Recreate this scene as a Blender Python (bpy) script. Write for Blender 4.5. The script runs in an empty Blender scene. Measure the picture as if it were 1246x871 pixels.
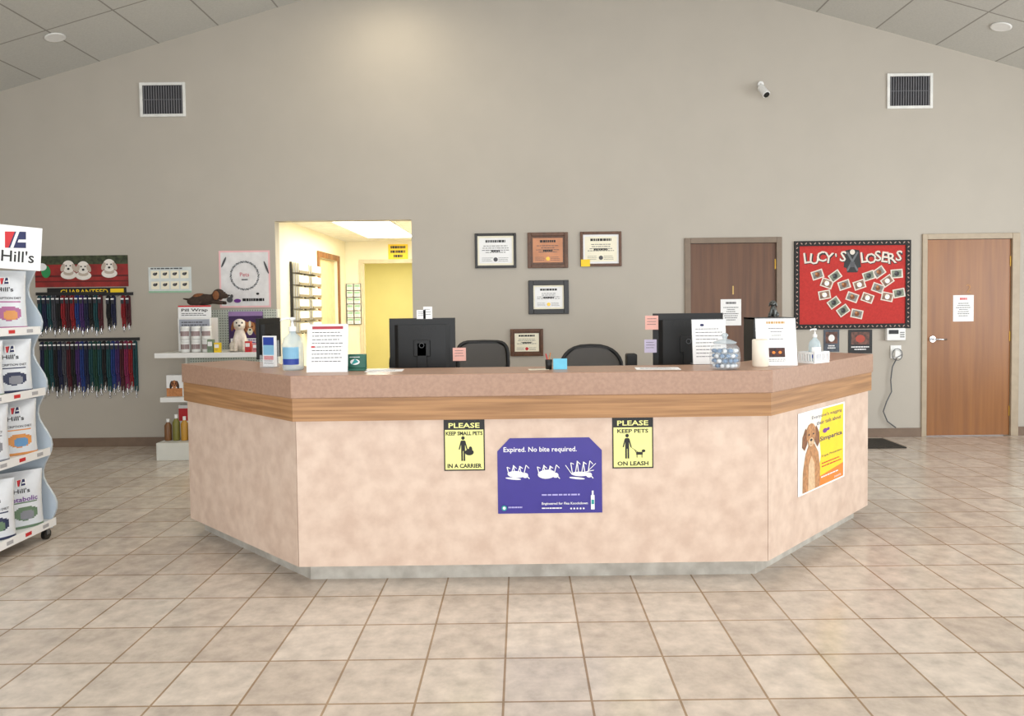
import bpy, math, random
from mathutils import Matrix, Vector
random.seed(7)
rad=math.radians
# ---------------------------------------------------------------- camera
FPX=870.0; H=1.38; CX=634.0; CY=399.0
p=rad(1.91); r=rad(0.70)
Fv=Vector((0,math.cos(p),-math.sin(p))); R0=Vector((1,0,0)); U0=Vector((0,math.sin(p),math.cos(p)))
Rv=R0*math.cos(r)-U0*math.sin(r); Uv=R0*math.sin(r)+U0*math.cos(r)
cd=bpy.data.cameras.new("camera"); cam=bpy.data.objects.new("camera",cd)
bpy.context.collection.objects.link(cam); bpy.context.scene.camera=cam
cd.sensor_width=36; cd.lens=FPX/1246*36; cd.clip_start=.05
cd.shift_x=(623-CX)/1246; cd.shift_y=(CY-435.5)/1246
mw=Matrix((( Rv.x,Uv.x,-Fv.x,0),(Rv.y,Uv.y,-Fv.y,0),(Rv.z,Uv.z,-Fv.z,H),(0,0,0,1)))
cam.matrix_world=mw
def ray(px,py): return Rv*((px-CX)/FPX)+Uv*(-(py-CY)/FPX)+Fv
def onY(px,py,Y):
    d=ray(px,py); t=Y/d.y; return d.x*t, H+d.z*t
def onZ(px,py,z):
    d=ray(px,py); t=(z-H)/d.z; return d.x*t, d.y*t
def onPlane(px,py,P,N):
    d=ray(px,py); o=Vector((0,0,H)); t=(Vector(P)-o).dot(Vector(N))/d.dot(Vector(N)); return o+d*t
# ---------------------------------------------------------------- materials
def lin(c):
    o=[]
    for v in c[:3]:
        v/=255.0
        o.append(v/12.92 if v<=.04045 else ((v+.055)/1.055)**2.4)
    return o+[1.0]
_m={}
def M(name,rgb=(200,200,200),rough=.55,metal=0,var=.06,scale=12,trans=0,emit=0,bump=0,stretch=(1,1,1),detail=3,rgb2=None,lo=.35,hi=.65,coat=0,alpha=1):
    if name in _m: return _m[name]
    m=bpy.data.materials.new(name); m.use_nodes=True; nt=m.node_tree; N=nt.nodes; L=nt.links
    b=N["Principled BSDF"]
    tc=N.new("ShaderNodeTexCoord"); mp=N.new("ShaderNodeMapping"); mp.inputs["Scale"].default_value=stretch
    nz=N.new("ShaderNodeTexNoise"); nz.inputs["Scale"].default_value=scale; nz.inputs["Detail"].default_value=detail
    cr=N.new("ShaderNodeValToRGB")
    L.new(tc.outputs["Object"],mp.inputs["Vector"]); L.new(mp.outputs[0],nz.inputs["Vector"]); L.new(nz.outputs[0],cr.inputs[0])
    c=lin(rgb); c2=lin(rgb2) if rgb2 else [min(1,v*(1+var)) for v in c[:3]]+[1]
    c1=c if rgb2 else [v*(1-var) for v in c[:3]]+[1]
    e=cr.color_ramp.elements; e[0].position=lo; e[0].color=c1; e[1].position=hi; e[1].color=c2
    L.new(cr.outputs[0],b.inputs["Base Color"])
    b.inputs["Roughness"].default_value=rough; b.inputs["Metallic"].default_value=metal
    b.inputs["Transmission Weight"].default_value=trans; b.inputs["Alpha"].default_value=alpha
    b.inputs["Coat Weight"].default_value=coat
    if emit:
        L.new(cr.outputs[0],b.inputs["Emission Color"]); b.inputs["Emission Strength"].default_value=emit
    if bump:
        bp=N.new("ShaderNodeBump"); bp.inputs["Strength"].default_value=bump; bp.inputs["Distance"].default_value=.01
        L.new(nz.outputs[0],bp.inputs["Height"]); L.new(bp.outputs[0],b.inputs["Normal"])
    _m[name]=m; return m
def brickmat(name,bw,rh,ox,oy,c1,c2,mortar,ms,rough,patch=.25,bump=.3,nscale=9):
    m=bpy.data.materials.new(name); m.use_nodes=True; nt=m.node_tree; N=nt.nodes; L=nt.links; b=N["Principled BSDF"]
    tc=N.new("ShaderNodeTexCoord"); mp=N.new("ShaderNodeMapping"); mp.inputs["Location"].default_value=(-ox,-oy,0)
    br=N.new("ShaderNodeTexBrick"); br.offset=0; br.squash=1
    br.inputs["Scale"].default_value=1; br.inputs["Brick Width"].default_value=bw; br.inputs["Row Height"].default_value=rh
    br.inputs["Mortar Size"].default_value=ms; br.inputs["Mortar Smooth"].default_value=.15
    br.inputs["Color1"].default_value=lin(c1); br.inputs["Color2"].default_value=lin(c2); br.inputs["Mortar"].default_value=lin(mortar)
    L.new(tc.outputs["Object"],mp.inputs[0]); L.new(mp.outputs[0],br.inputs["Vector"])
    nz=N.new("ShaderNodeTexNoise"); nz.inputs["Scale"].default_value=nscale; nz.inputs["Detail"].default_value=8; nz.inputs["Roughness"].default_value=.62
    L.new(tc.outputs["Object"],nz.inputs["Vector"])
    mr=N.new("ShaderNodeMapRange"); mr.inputs[1].default_value=.32; mr.inputs[2].default_value=.68; mr.inputs[3].default_value=1-patch; mr.inputs[4].default_value=1.0+patch*.35
    L.new(nz.outputs[0],mr.inputs[0])
    mx=N.new("ShaderNodeMix"); mx.data_type='RGBA'; mx.blend_type='MULTIPLY'; mx.inputs[0].default_value=1
    cb=N.new("ShaderNodeCombineColor"); 
    for i in range(3): L.new(mr.outputs[0],cb.inputs[i])
    L.new(br.outputs["Color"],mx.inputs[6]); L.new(cb.outputs[0],mx.inputs[7]); L.new(mx.outputs[2],b.inputs["Base Color"])
    b.inputs["Roughness"].default_value=rough
    inv=N.new("ShaderNodeMath"); inv.operation='SUBTRACT'; inv.inputs[0].default_value=1; L.new(br.outputs["Fac"],inv.inputs[1])
    bp=N.new("ShaderNodeBump"); bp.inputs["Strength"].default_value=bump; bp.inputs["Distance"].default_value=.004
    L.new(inv.outputs[0],bp.inputs["Height"]); L.new(bp.outputs[0],b.inputs["Normal"])
    return m
def dotmat(name,c,cdot,scale,thr):
    m=bpy.data.materials.new(name); m.use_nodes=True; nt=m.node_tree; N=nt.nodes; L=nt.links; b=N["Principled BSDF"]
    tc=N.new("ShaderNodeTexCoord"); vo=N.new("ShaderNodeTexVoronoi"); vo.inputs["Randomness"].default_value=0; vo.inputs["Scale"].default_value=scale
    L.new(tc.outputs["Object"],vo.inputs["Vector"])
    cr=N.new("ShaderNodeValToRGB"); cr.color_ramp.interpolation='CONSTANT'; e=cr.color_ramp.elements
    e[0].position=0; e[0].color=lin(cdot); e[1].position=thr; e[1].color=lin(c)
    L.new(vo.outputs["Distance"],cr.inputs[0]); L.new(cr.outputs[0],b.inputs["Base Color"]); b.inputs["Roughness"].default_value=.6
    _m[name]=m; return m
# ---------------------------------------------------------------- geometry builder
_tc={}
def textdata(s,off):
    k=(s,off)
    if k in _tc: return _tc[k]
    cu=bpy.data.curves.new("txt","FONT"); cu.body=s; cu.size=1; cu.resolution_u=2; cu.offset=off
    ob=bpy.data.objects.new("txt",cu); bpy.context.collection.objects.link(ob)
    dg=bpy.context.evaluated_depsgraph_get(); me=bpy.data.meshes.new_from_object(ob.evaluated_get(dg))
    vs=[tuple(v.co) for v in me.vertices]; fs=[tuple(q.vertices) for q in me.polygons]
    bpy.data.objects.remove(ob); bpy.data.curves.remove(cu); bpy.data.meshes.remove(me)
    xs=[v[0] for v in vs]; ys=[v[1] for v in vs]
    _tc[k]=(vs,fs,min(xs),max(xs),min(ys),max(ys)); return _tc[k]
def T(x,y,z): return Matrix.Translation((x,y,z))
def RZ(a): return Matrix.Rotation(rad(a),4,'Z')
def RX(a): return Matrix.Rotation(rad(a),4,'X')
def RY(a): return Matrix.Rotation(rad(a),4,'Y')
def SC(x,y,z): return Matrix.Diagonal((x,y,z,1))
FW=Matrix(((1,0,0,0),(0,0,-1,0),(0,1,0,0),(0,0,0,1)))
def WM(X,Y,Z,yaw=0): return T(X,Y,Z)@RZ(yaw)@FW
class G:
    def __init__(s): s.v=[];s.f=[];s.mi=[];s.mats=[];s.sm=[]
    def add(s,vs,fs,mat,Mx=None,smooth=False):
        b=len(s.v)
        for v in vs:
            v=Vector(v); s.v.append(tuple(Mx@v) if Mx is not None else tuple(v))
        if mat not in s.mats: s.mats.append(mat)
        k=s.mats.index(mat)
        for f in fs: s.f.append(tuple(i+b for i in f)); s.mi.append(k); s.sm.append(smooth)
        return s
    def box(s,x0,y0,z0,x1,y1,z1,mat,Mx=None):
        vs=[(x0,y0,z0),(x1,y0,z0),(x1,y1,z0),(x0,y1,z0),(x0,y0,z1),(x1,y0,z1),(x1,y1,z1),(x0,y1,z1)]
        return s.add(vs,[(3,2,1,0),(4,5,6,7),(0,1,5,4),(1,2,6,5),(2,3,7,6),(3,0,4,7)],mat,Mx)
    def prism(s,pts,z0,z1,mat,Mx=None):
        n=len(pts); vs=[(x,y,z0) for x,y in pts]+[(x,y,z1) for x,y in pts]
        fs=[tuple(range(n-1,-1,-1)),tuple(range(n,2*n))]+[(i,(i+1)%n,n+(i+1)%n,n+i) for i in range(n)]
        return s.add(vs,fs,mat,Mx)
    def lathe(s,prof,mat,n=20,Mx=None,smooth=True):
        vs=[];fs=[];m=len(prof)
        for i in range(n):
            a=2*math.pi*i/n
            for (q,z) in prof: vs.append((q*math.cos(a),q*math.sin(a),z))
        for i in range(n):
            j=(i+1)%n
            for k in range(m-1): fs.append((i*m+k,j*m+k,j*m+k+1,i*m+k+1))
        s.add(vs,fs,mat,Mx,smooth)
        if prof[0][0]>1e-6: s.add([(prof[0][0]*math.cos(2*math.pi*i/n),prof[0][0]*math.sin(2*math.pi*i/n),prof[0][1]) for i in range(n)],[tuple(range(n-1,-1,-1))],mat,Mx)
        if prof[-1][0]>1e-6: s.add([(prof[-1][0]*math.cos(2*math.pi*i/n),prof[-1][0]*math.sin(2*math.pi*i/n),prof[-1][1]) for i in range(n)],[tuple(range(n))],mat,Mx)
        return s
    def cyl(s,p0,p1,r0,mat,r1=None,n=14,Mx=None):
        p0=Vector(p0);p1=Vector(p1);d=p1-p0; q=Vector((0,0,1)).rotation_difference(d.normalized()).to_matrix().to_4x4()
        mm=Matrix.Translation(p0)@q
        if Mx is not None: mm=Mx@mm
        return s.lathe([(r0,0),(r0 if r1 is None else r1,d.length)],mat,n,mm)
    def ell(s,c,rr,mat,n=16,m=10,Mx=None,rot=None):
        vs=[(0,0,-1)];fs=[]
        for k in range(1,m):
            a=-math.pi/2+math.pi*k/m
            for i in range(n):
                b=2*math.pi*i/n; vs.append((math.cos(a)*math.cos(b),math.cos(a)*math.sin(b),math.sin(a)))
        vs.append((0,0,1)); L=len(vs)-1
        for i in range(n): fs.append((0,1+(i+1)%n,1+i)); fs.append((L,L-n+i,L-n+(i+1)%n))
        for k in range(m-2):
            for i in range(n): a=1+k*n+i; b=1+k*n+(i+1)%n; fs.append((a,b,b+n,a+n))
        mm=T(*c)@(rot if rot is not None else Matrix.Identity(4))@SC(*rr)
        if Mx is not None: mm=Mx@mm
        return s.add(vs,fs,mat,mm,True)
    def tube(s,pts,rr,mat,n=8,closed=False,Mx=None,flat=1.0):
        P=[Vector(q) for q in pts]; m=len(P); vs=[];fs=[]
        nrm=None
        for i in range(m):
            if closed: t=(P[(i+1)%m]-P[i-1]).normalized()
            else: t=(P[min(i+1,m-1)]-P[max(i-1,0)]).normalized()
            if nrm is None:
                nrm=t.orthogonal().normalized() if abs(t.z)>.99 else t.cross(Vector((0,0,1))).normalized()
            nrm=(nrm-t*nrm.dot(t)); nrm=nrm.normalized() if nrm.length>1e-6 else t.orthogonal().normalized()
            bn=t.cross(nrm)
            for k in range(n):
                a=2*math.pi*k/n; vs.append(tuple(P[i]+nrm*math.cos(a)*rr+bn*math.sin(a)*rr*flat))
        e=m if closed else m-1
        for i in range(e):
            j=(i+1)%m
            for k in range(n): fs.append((i*n+k,i*n+(k+1)%n,j*n+(k+1)%n,j*n+k))
        if not closed: fs.append(tuple(range(n-1,-1,-1))); fs.append(tuple((m-1)*n+k for k in range(n)))
        return s.add(vs,fs,mat,Mx,True)
    def text(s,t,cx,cy,h,mat,z=0,w=None,off=0,Mx=None,rot=0):
        vs,fs,x0,x1,y0,y1=textdata(t,off); sy=h/(y1-y0); sx=w/(x1-x0) if w else sy
        mm=T(cx,cy,z)@RZ(rot)@SC(sx,sy,1)@T(-(x0+x1)/2,-(y0+y1)/2,0)
        if Mx is not None: mm=Mx@mm
        return s.add(vs,fs,mat,mm)
    def build(s,name,Mx=None,parent=None,label=None,cat=None,group=None,kind=None,bevel=0,world=False,remesh=0,sub=0):
        me=bpy.data.meshes.new(name); vs=s.v
        if parent is not None and world:
            iv=parent.matrix_world.inverted(); vs=[tuple(iv@Vector(v)) for v in vs]
        if parent is None and Mx is None and kind!="structure":
            xs=[v[0] for v in vs];ys=[v[1] for v in vs];zs=[v[2] for v in vs]
            c=((min(xs)+max(xs))/2,(min(ys)+max(ys))/2,min(zs)); Mx=T(*c); vs=[(v[0]-c[0],v[1]-c[1],v[2]-c[2]) for v in vs]
        me.from_pydata(vs,[],s.f)
        for m in s.mats: me.materials.append(m)
        me.polygons.foreach_set("material_index",s.mi); me.polygons.foreach_set("use_smooth",s.sm); me.update()
        o=bpy.data.objects.new(name,me); bpy.context.collection.objects.link(o)
        if parent is not None:
            o.parent=parent
            if Mx is not None: o.matrix_local=Mx
        elif Mx is not None: o.matrix_world=Mx
        if bevel:
            b=o.modifiers.new("bevel","BEVEL"); b.width=bevel; b.segments=2; b.limit_method='ANGLE'
        if remesh:
            b=o.modifiers.new("remesh","REMESH"); b.mode='VOXEL'; b.voxel_size=remesh; b.use_smooth_shade=True
            b=o.modifiers.new("smooth","SMOOTH"); b.iterations=6
        if label: o["label"]=label
        if cat: o["category"]=cat
        if group: o["group"]=group
        if kind: o["kind"]=kind
        return o
def thing(name,Mx,label,cat,group=None):
    o=bpy.data.objects.new(name,None); o.empty_display_size=.05; bpy.context.collection.objects.link(o); o.matrix_world=Mx
    o["label"]=label; o["category"]=cat
    if group: o["group"]=group
    bpy.context.view_layer.update()
    return o
def dup(o,Mx,label=None,parent=None):
    c=o.copy(); bpy.context.collection.objects.link(c)
    if parent is not None: c.parent=parent
    else: c.matrix_world=Mx
    if label: c["label"]=label
    for ch in [q for q in o.children if q.name!=c.name]: dup(ch,None,None,c)
    return c
class Flat:
    """flat printed sheet; u,v in 0..1, v downwards"""
    def __init__(s,w,h,base,t=.002,outline=None):
        s.w=w;s.h=h;s.g=G();s.z=t
        if outline: s.g.prism([s.c(u,v) for u,v in outline],0,t,base)
        else: s.g.box(-w/2,-h/2,0,w/2,h/2,t,base)
    def c(s,u,v): return ((u-.5)*s.w,(.5-v)*s.h)
    def nz(s): s.z+=.00015; return s.z
    def poly(s,pts,mat):
        z=s.nz(); q=[s.c(u,v) for u,v in pts]
        ar=sum(q[i][0]*q[(i+1)%len(q)][1]-q[(i+1)%len(q)][0]*q[i][1] for i in range(len(q)))
        if ar<0: q=q[::-1]
        s.g.add([(x,y,z) for x,y in q],[tuple(range(len(q)))],mat); return s
    def rect(s,u0,v0,u1,v1,mat): return s.poly([(u0,v1),(u1,v1),(u1,v0),(u0,v0)],mat)
    def ell(s,u,v,ru,rv,mat,rot=0,n=18):
        z=s.nz(); x,y=s.c(u,v); a=ru*s.w; b=rv*s.h; cr=math.cos(rad(rot)); sr=math.sin(rad(rot)); vs=[]
        for i in range(n):
            t=2*math.pi*i/n; X=a*math.cos(t);Y=b*math.sin(t); vs.append((x+X*cr-Y*sr,y+X*sr+Y*cr,z))
        s.g.add(vs,[tuple(range(n))],mat); return s
    def line(s,u0,v0,u1,v1,wd,mat):
        z=s.nz(); a=Vector(s.c(u0,v0)); b=Vector(s.c(u1,v1)); d=(b-a).normalized(); n=Vector((-d.y,d.x))*wd*s.h/2
        s.g.add([tuple(a-n)+(z,),tuple(b-n)+(z,),tuple(b+n)+(z,),tuple(a+n)+(z,)],[(0,1,2,3)],mat); return s
    def text(s,t,u,v,hf,mat,wf=None,off=0,rot=0):
        x,y=s.c(u,v); s.g.text(t,x,y,hf*s.h,mat,z=s.nz(),w=wf*s.w if wf else None,off=off,rot=rot); return s
    def lines(s,u0,v0,u1,v1,n,mat,fill=.4,center=False):
        z=s.nz(); dv=(v1-v0)/n
        for i in range(n):
            a=u0; e=u1-(random.random()*.18*(u1-u0) if not center else 0)
            if center:
                k=random.random()*.25*(u1-u0); a=u0+k; e=u1-k
            while a<e:
                b=min(e,a+(.05+.1*random.random())*(u1-u0))
                x0,y0=s.c(a,v0+i*dv+dv*fill); x1,y1=s.c(b,v0+i*dv)
                s.g.add([(x0,y0,z),(x1,y0,z),(x1,y1,z),(x0,y1,z)],[(0,1,2,3)],mat); a=b+.02*(u1-u0)
        return s
    def build(s,*a,**k): return s.g.build(*a,**k)
D=7.15
def wr(x0,y0,x1,y1,Y=D):
    a,b=onY((x0+x1)/2,(y0+y1)/2,Y); k=Y/FPX; return a,b,(x1-x0)*k,(y1-y0)*k
def dogart(F,u,v,s,main,dark,light,black):
    k=F.w/F.h
    F.ell(u-.5*s,v+.15*s*k,.24*s,.66*s*k,dark,rot=-12); F.ell(u+.5*s,v+.15*s*k,.24*s,.66*s*k,dark,rot=12)
    F.ell(u,v,.5*s,.56*s*k,main); F.ell(u,v-.3*s*k,.12*s,.3*s*k,light); F.ell(u,v+.42*s*k,.27*s,.36*s*k,light); F.ell(u,v+.26*s*k,.12*s,.09*s*k,black); F.line(u-.12*s,v+.58*s*k,u+.12*s,v+.58*s*k,.03*s*k,dark)
    F.ell(u-.22*s,v-.05*s*k,.07*s,.07*s*k,black); F.ell(u+.22*s,v-.05*s*k,.07*s,.07*s*k,black)
# common materials
white=M("white_paper",(238,238,238),.6,var=.02); black=M("black_ink",(12,12,13),.5,var=.02); ink=M("grey_ink",(80,80,84),.6,var=.02)
wplast=M("white_plastic",(232,232,230),.35,var=.02); bplast=M("black_plastic",(8,8,9),.5,var=.1,scale=30)
gplast=M("grey_plastic",(95,97,100),.4); chrome=M("chrome",(200,200,203),.25,metal=1,var=.02); red=M("red_ink",(200,32,40),.5,var=.03)
blue=M("blue_ink",(30,60,150),.5); yellow=M("yellow_ink",(246,208,30),.5,var=.03); teal=M("teal_ink",(40,150,150),.5); pink=M("pink_paper",(240,190,192),.6,var=.03)
navy=M("navy_ink",(26,34,84),.5); purple=M("purple_ink",(110,50,140),.5); tan=M("tan_fur_print",(188,126,78),.7,var=.15,scale=40); brown=M("brown_fur_print",(120,70,38),.7,var=.15,scale=40)
gold=M("gold_metal",(190,150,70),.35,metal=1); orange=M("orange_ink",(238,130,40),.5); green=M("green_ink",(40,140,80),.5)
cream=M("cream_paper",(240,234,212),.6,var=.02); pgreen=M("pale_green",(150,190,160),.5)
# ================================================================ SHELL
wallm=M("wall_paint_taupe",(180,173,162),.7,var=.015,scale=3,bump=.02)
halm=M("wall_paint_cream",(238,230,204),.7,var=.02,scale=3)
yelm=M("wall_paint_yellow",(228,218,146),.7,var=.02,scale=3)
floorm=brickmat("floor_tile",.307,.307,-.077,3.36-.307*13,(214,202,189),(196,182,168),(158,134,108),.0045,.2,patch=.26,bump=.5,nscale=11)
ceilm=brickmat("acoustic_ceiling_tile",.59,1.2,.0,.35,(200,199,193),(194,193,187),(150,147,140),.008,.9,patch=.08,bump=.2,nscale=60)
XL,XR,YB=-7.0,7.0,-3.2
ax,az=onY(641,-83,D); SL=.285
def ztop(x): return az-SL*abs(x-ax)
def gable(name,Yf,th,openings,mat):
    g=G(); bx=sorted(set([XL,XR,ax]+[o[0] for o in openings]+[o[1] for o in openings]))
    mm=T(0,Yf,0)@FW
    for a,b in zip(bx,bx[1:]):
        op=[o for o in openings if o[0]<=a+1e-6 and o[1]>=b-1e-6]
        def seg(zb,zt0,zt1): g.prism([(a,zb),(b,zb),(b,zt1),(a,zt0)],-th,0,mat,mm)
        if op:
            o=op[0]
            if o[2]>0: seg(0,o[2],o[2])
            seg(o[3],ztop(a),ztop(b))
        else: seg(0,ztop(a),ztop(b))
    return g.build(name,kind="structure")
def wx(px,y=400): return onY(px,y,D)[0]
PL,PR=wx(335,300),wx(501,300); PT=onY(420,268,D)[1]
d1=(wx(833),wx(951)); d1t=onY(892,289,D)[1]; d2=(wx(1121),wx(1239)); d2t=onY(1180,284,D)[1]
gable("wall_back",D,.12,[(PL,PR,0,PT),(d1[0]+.02,d1[1]-.02,0,d1t-.02),(d2[0]+.02,d2[1]-.02,0,d2t-.02)],wallm)
wins=[(-5.6,-3.2),(-2.8,-.4),(.4,2.8),(3.2,5.6)]
gable("wall_front",YB,.12,[(a,b,.5,2.5) for a,b in wins],wallm)
G().box(XL-.12,YB-.12,0,XL,D+.12,ztop(XL),wallm).build("wall_left",kind="structure")
G().box(XR,YB-.12,0,XR+.12,D+.12,ztop(XR),wallm).build("wall_right",kind="structure")
G().box(XL-.12,YB-.12,-.1,XR+.12,13.2,0,floorm).build("floor",kind="structure")
g=G()
for sgn in (-1,1):
    xe=XL-.12 if sgn<0 else XR+.12
    pts=[(ax,az),(xe,ztop(xe)),(xe,ztop(xe)+.12),(ax,az+.12)]
    if sgn<0: pts=pts[::-1]
    g.prism(pts,-(D+.12),-(YB-.12),ceilm,FW)
g.build("ceiling",kind="structure")
frm=M("window_frame_white",(225,225,222),.4)
for i,(a,b) in enumerate(wins):
    g=G(); y=YB-.06
    g.box(a,y-.03,.5,a+.06,y+.03,2.5,frm).box(b-.06,y-.03,.5,b,y+.03,2.5,frm).box(a,y-.03,.5,b,y+.03,.56,frm).box(a,y-.03,2.44,b,y+.03,2.5,frm).box((a+b)/2-.03,y-.03,.5,(a+b)/2+.03,y+.03,2.5,frm)
    g.build("window_%d"%(i+1),kind="structure")
basem=M("baseboard_brown",(120,100,84),.5)
g=G(); g.box(XL,D-.012,0,PL,D-.001,.09,basem); g.build("baseboard_left",kind="structure")
g=G(); g.box(PR,D-.012,0,d1[0],D-.001,.09,basem).box(d1[1],D-.012,0,d2[0],D-.001,.09,basem).box(d2[1],D-.012,0,XR,D-.001,.09,basem); g.build("baseboard_right",kind="structure")
# corridor
HY=10.0; HC=2.28; HR=PR+.05; HL=PL
dl0,dl1=8.67,9.55
g=G(); g.box(HL-.12,D+.12,0,HL,dl0,HC+.1,halm).box(HL-.12,dl1,0,HL,HY+.1,HC+.1,halm).box(HL-.12,dl0,1.98,HL,dl1,HC+.1,halm); g.build("wall_corridor_left",kind="structure")
G().box(HR,D+.12,0,HR+.1,13,HC+.1,halm).build("wall_corridor_right",kind="structure")
ox0=onY(443,400,HY)[0]; oz=onY(470,320,HY)[1]
g=G(); g.box(HL,HY,0,ox0,HY+.1,HC+.1,halm).box(ox0,HY,oz,HR,HY+.1,HC+.1,halm); g.build("wall_corridor_end",kind="structure")
g=G(); g.box(HL-1,12.9,0,HR,13,2.6,yelm).box(HL-1.1,HY+.1,0,HL-1,13,2.6,yelm); g.build("wall_yellow_room",kind="structure")
cw=M("corridor_ceiling_white",(235,233,222),.8)
G().box(HL-1.2,D+.12,HC,HR+.1,13,HC+.08,cw).build("ceiling_corridor",kind="structure")
trm=M("casing_cream",(208,196,166),.5)
g=G(); g.box(ox0-.05,HY-.02,0,ox0,HY-.001,oz+.05,trm).box(ox0,HY-.02,oz,HR,HY-.001,oz+.05,trm); g.build("trim_4",kind="structure")
oak=M("oak_wood",(150,100,52),.45,rgb2=(112,70,34),scale=2,stretch=(16,16,1),detail=5,lo=.4,hi=.6)
g=G(); g.box(HL+.001,dl0-.07,0,HL+.02,dl0,2.05,oak).box(HL+.001,dl1,0,HL+.02,dl1+.07,2.05,oak).box(HL+.001,dl0,1.98,HL+.02,dl1,2.05,oak); g.build("trim_3",kind="structure")
g=G(); g.box(HL-.08,dl0+.005,.01,HL-.04,dl1-.005,1.975,M("door_pale",(210,190,146),.5)); d3=g.build("door_3",kind="structure")
k=G(); k.cyl((HL-.04,dl0+.08,.98),(HL+.02,dl0+.08,.98),.012,chrome).ell((HL+.03,dl0+.08,.98),(.02,.028,.028),chrome); k.build("door_knob",parent=d3)
lens=M("lamp_lens",(255,252,238),.4,emit=7,var=.01)
e=thing("ceiling_light",T(-1.66,8.4,HC),"lit rectangular fluorescent ceiling troffer in the corridor","ceiling light")
g=G(); g.box(-.33,-.93,-.02,.33,-.9,-.001,wplast).box(-.33,.9,-.02,.33,.93,-.001,wplast).box(-.33,-.9,-.02,-.3,.9,-.001,wplast).box(.3,-.9,-.02,.33,.9,-.001,wplast); g.build("frame",parent=e)
G().box(-.298,-.898,-.014,.298,.898,-.003,lens).build("lamp_lens",parent=e)
# doors
frm1=M("door_frame_taupe",(126,110,94),.5); frm2=M("door_frame_beige",(172,156,134),.5)
dk=M("door_wood_dark",(106,70,44),.42,rgb2=(88,56,36),scale=1.6,stretch=(14,14,.7),detail=5,lo=.35,hi=.65)
dm=M("door_wood_honey",(150,96,44),.38,rgb2=(130,80,34),scale=1.6,stretch=(12,12,.6),detail=5,lo=.35,hi=.65)
numg={1:M("numeral_brass",(200,164,96),.5),2:M("numeral_dull_brass",(172,120,62),.5)}
d_numz={1:onY(889,353,D)[1],2:onY(1175,351,D)[1]}
def door(n,x0,x1,zt,fm,wm,fw0,fw1,hx):
    g=G(); y0=D-.018
    g.box(x0,y0,0,x0+fw0,D+.1,zt,fm).box(x1-fw1,y0,0,x1,D+.1,zt,fm).box(x0+fw0,y0,zt-.055,x1-fw1,D+.1,zt,fm)
    g.build("trim_%d"%n,kind="structure",bevel=.004)
    a,b=x0+fw0+.003,x1-fw1-.003
    o=G().box(a,D+.005,.008,b,D+.048,zt-.058,wm).build("door_%d"%n,kind="structure")
    k=G(); X=a+.06 if hx<0 else b-.06; Z=.98
    k.cyl((X,D+.005,Z),(X,D-.005,Z),.032,chrome).cyl((X,D-.005,Z),(X,D-.05,Z),.011,chrome)
    sg=1 if hx<0 else -1
    k.tube([(X,D-.048,Z),(X+sg*.03,D-.052,Z),(X+sg*.07,D-.05,Z-.002),(X+sg*.115,D-.046,Z-.004)],.009,chrome)
    k.build("door_handle",parent=o,label="chrome lever handle")
    xh=b-.004 if hx<0 else a+.004
    for zz in (.25,1.0,1.75): G().box(xh-.006,D+.0,zz-.05,xh+.006,D+.0045,zz+.05,gold).build("hinge",parent=o)
    px=(a+b)/2; k=G(); k.text(str(n),px,0,.085,numg[n],z=0,off=.01 if n==1 else 0,Mx=T(0,D+.0035,d_numz[n])@FW); k.build("door_number",parent=o,label="small brass numeral")
    return a,b
door(1,d1[0],d1[1],d1t,frm1,dk,.06,.055,-1)
door(2,d2[0],d2[1],d2t,frm2,dm,.05,.075,-1)
def notice(x0,y0,x1,y1,head,label,Y):
    X,Z,w,h=wr(x0,y0,x1,y1,D); F=Flat(w,h,white,.001)
    F.lines(.2,.1,.8,.2,1,head,.8,center=True); F.lines(.12,.3,.88,.85,7,ink,.35,center=True)
    F.build("notice_paper",WM(X,Y,Z),label=label,cat="paper notice")
notice(877,364,902,396,ink,"white paper notice taped to the dark wooden door",D+.004)
notice(1160,359,1185,391,red,"white paper notice with red heading on honey door",D+.004)
# ================================================================ WALL ITEMS
vdark=M("vent_dark",(32,32,36),.7); vwh=M("vent_white",(226,226,222),.4)
def vent(x0,y0,x1,y1):
    X,Z,w,h=wr(x0,y0,x1,y1); e=thing("wall_vent",WM(X,D-.002,Z),"white rectangular air return grille with dark vertical slots","air vent","air vents high on the wall")
    g=G(); b=.028
    g.box(-w/2,-h/2,0,-w/2+b,h/2,.015,vwh).box(w/2-b,-h/2,0,w/2,h/2,.015,vwh).box(-w/2+b,h/2-b,0,w/2-b,h/2,.015,vwh).box(-w/2+b,-h/2,0,w/2-b,-h/2+b,.015,vwh)
    g.build("frame",parent=e,bevel=.003)
    g=G(); g.box(-w/2+b,-h/2+b,0,w/2-b,h/2-b,.002,vdark)
    n=16; ww=w-2*b
    for i in range(n):
        x=-w/2+b+ww*(i+.5)/n; g.box(x-.0045,-h/2+b,.002,x+.0045,h/2-b,.009,M("vent_fin",(110,110,114),.5))
    g.box(-w/2+b,-.003,.009,w/2-b,.003,.011,M("vent_fin"))
    g.build("louver",parent=e)
vent(171,101,226,142); vent(1079,90,1134,132)
# security camera
X,Z=onY(925,112,D); e=thing("security_camera",WM(X,D-.002,Z),"small white security camera on a wall bracket","security camera")
G().cyl((0,.07,0),(0,.07,.02),.03,wplast).cyl((0,.07,.02),(0,.02,.07),.01,wplast).build("bracket",parent=e)
G().cyl((-.012,.03,.05),(.02,-.06,.12),.034,wplast,r1=.038,n=20).build("camera_body",parent=e,bevel=.003)
G().cyl((.02,-.06,.12),(.0225,-.067,.1255),.028,bplast,n=18).build("lens",parent=e,label="black lens")
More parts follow.
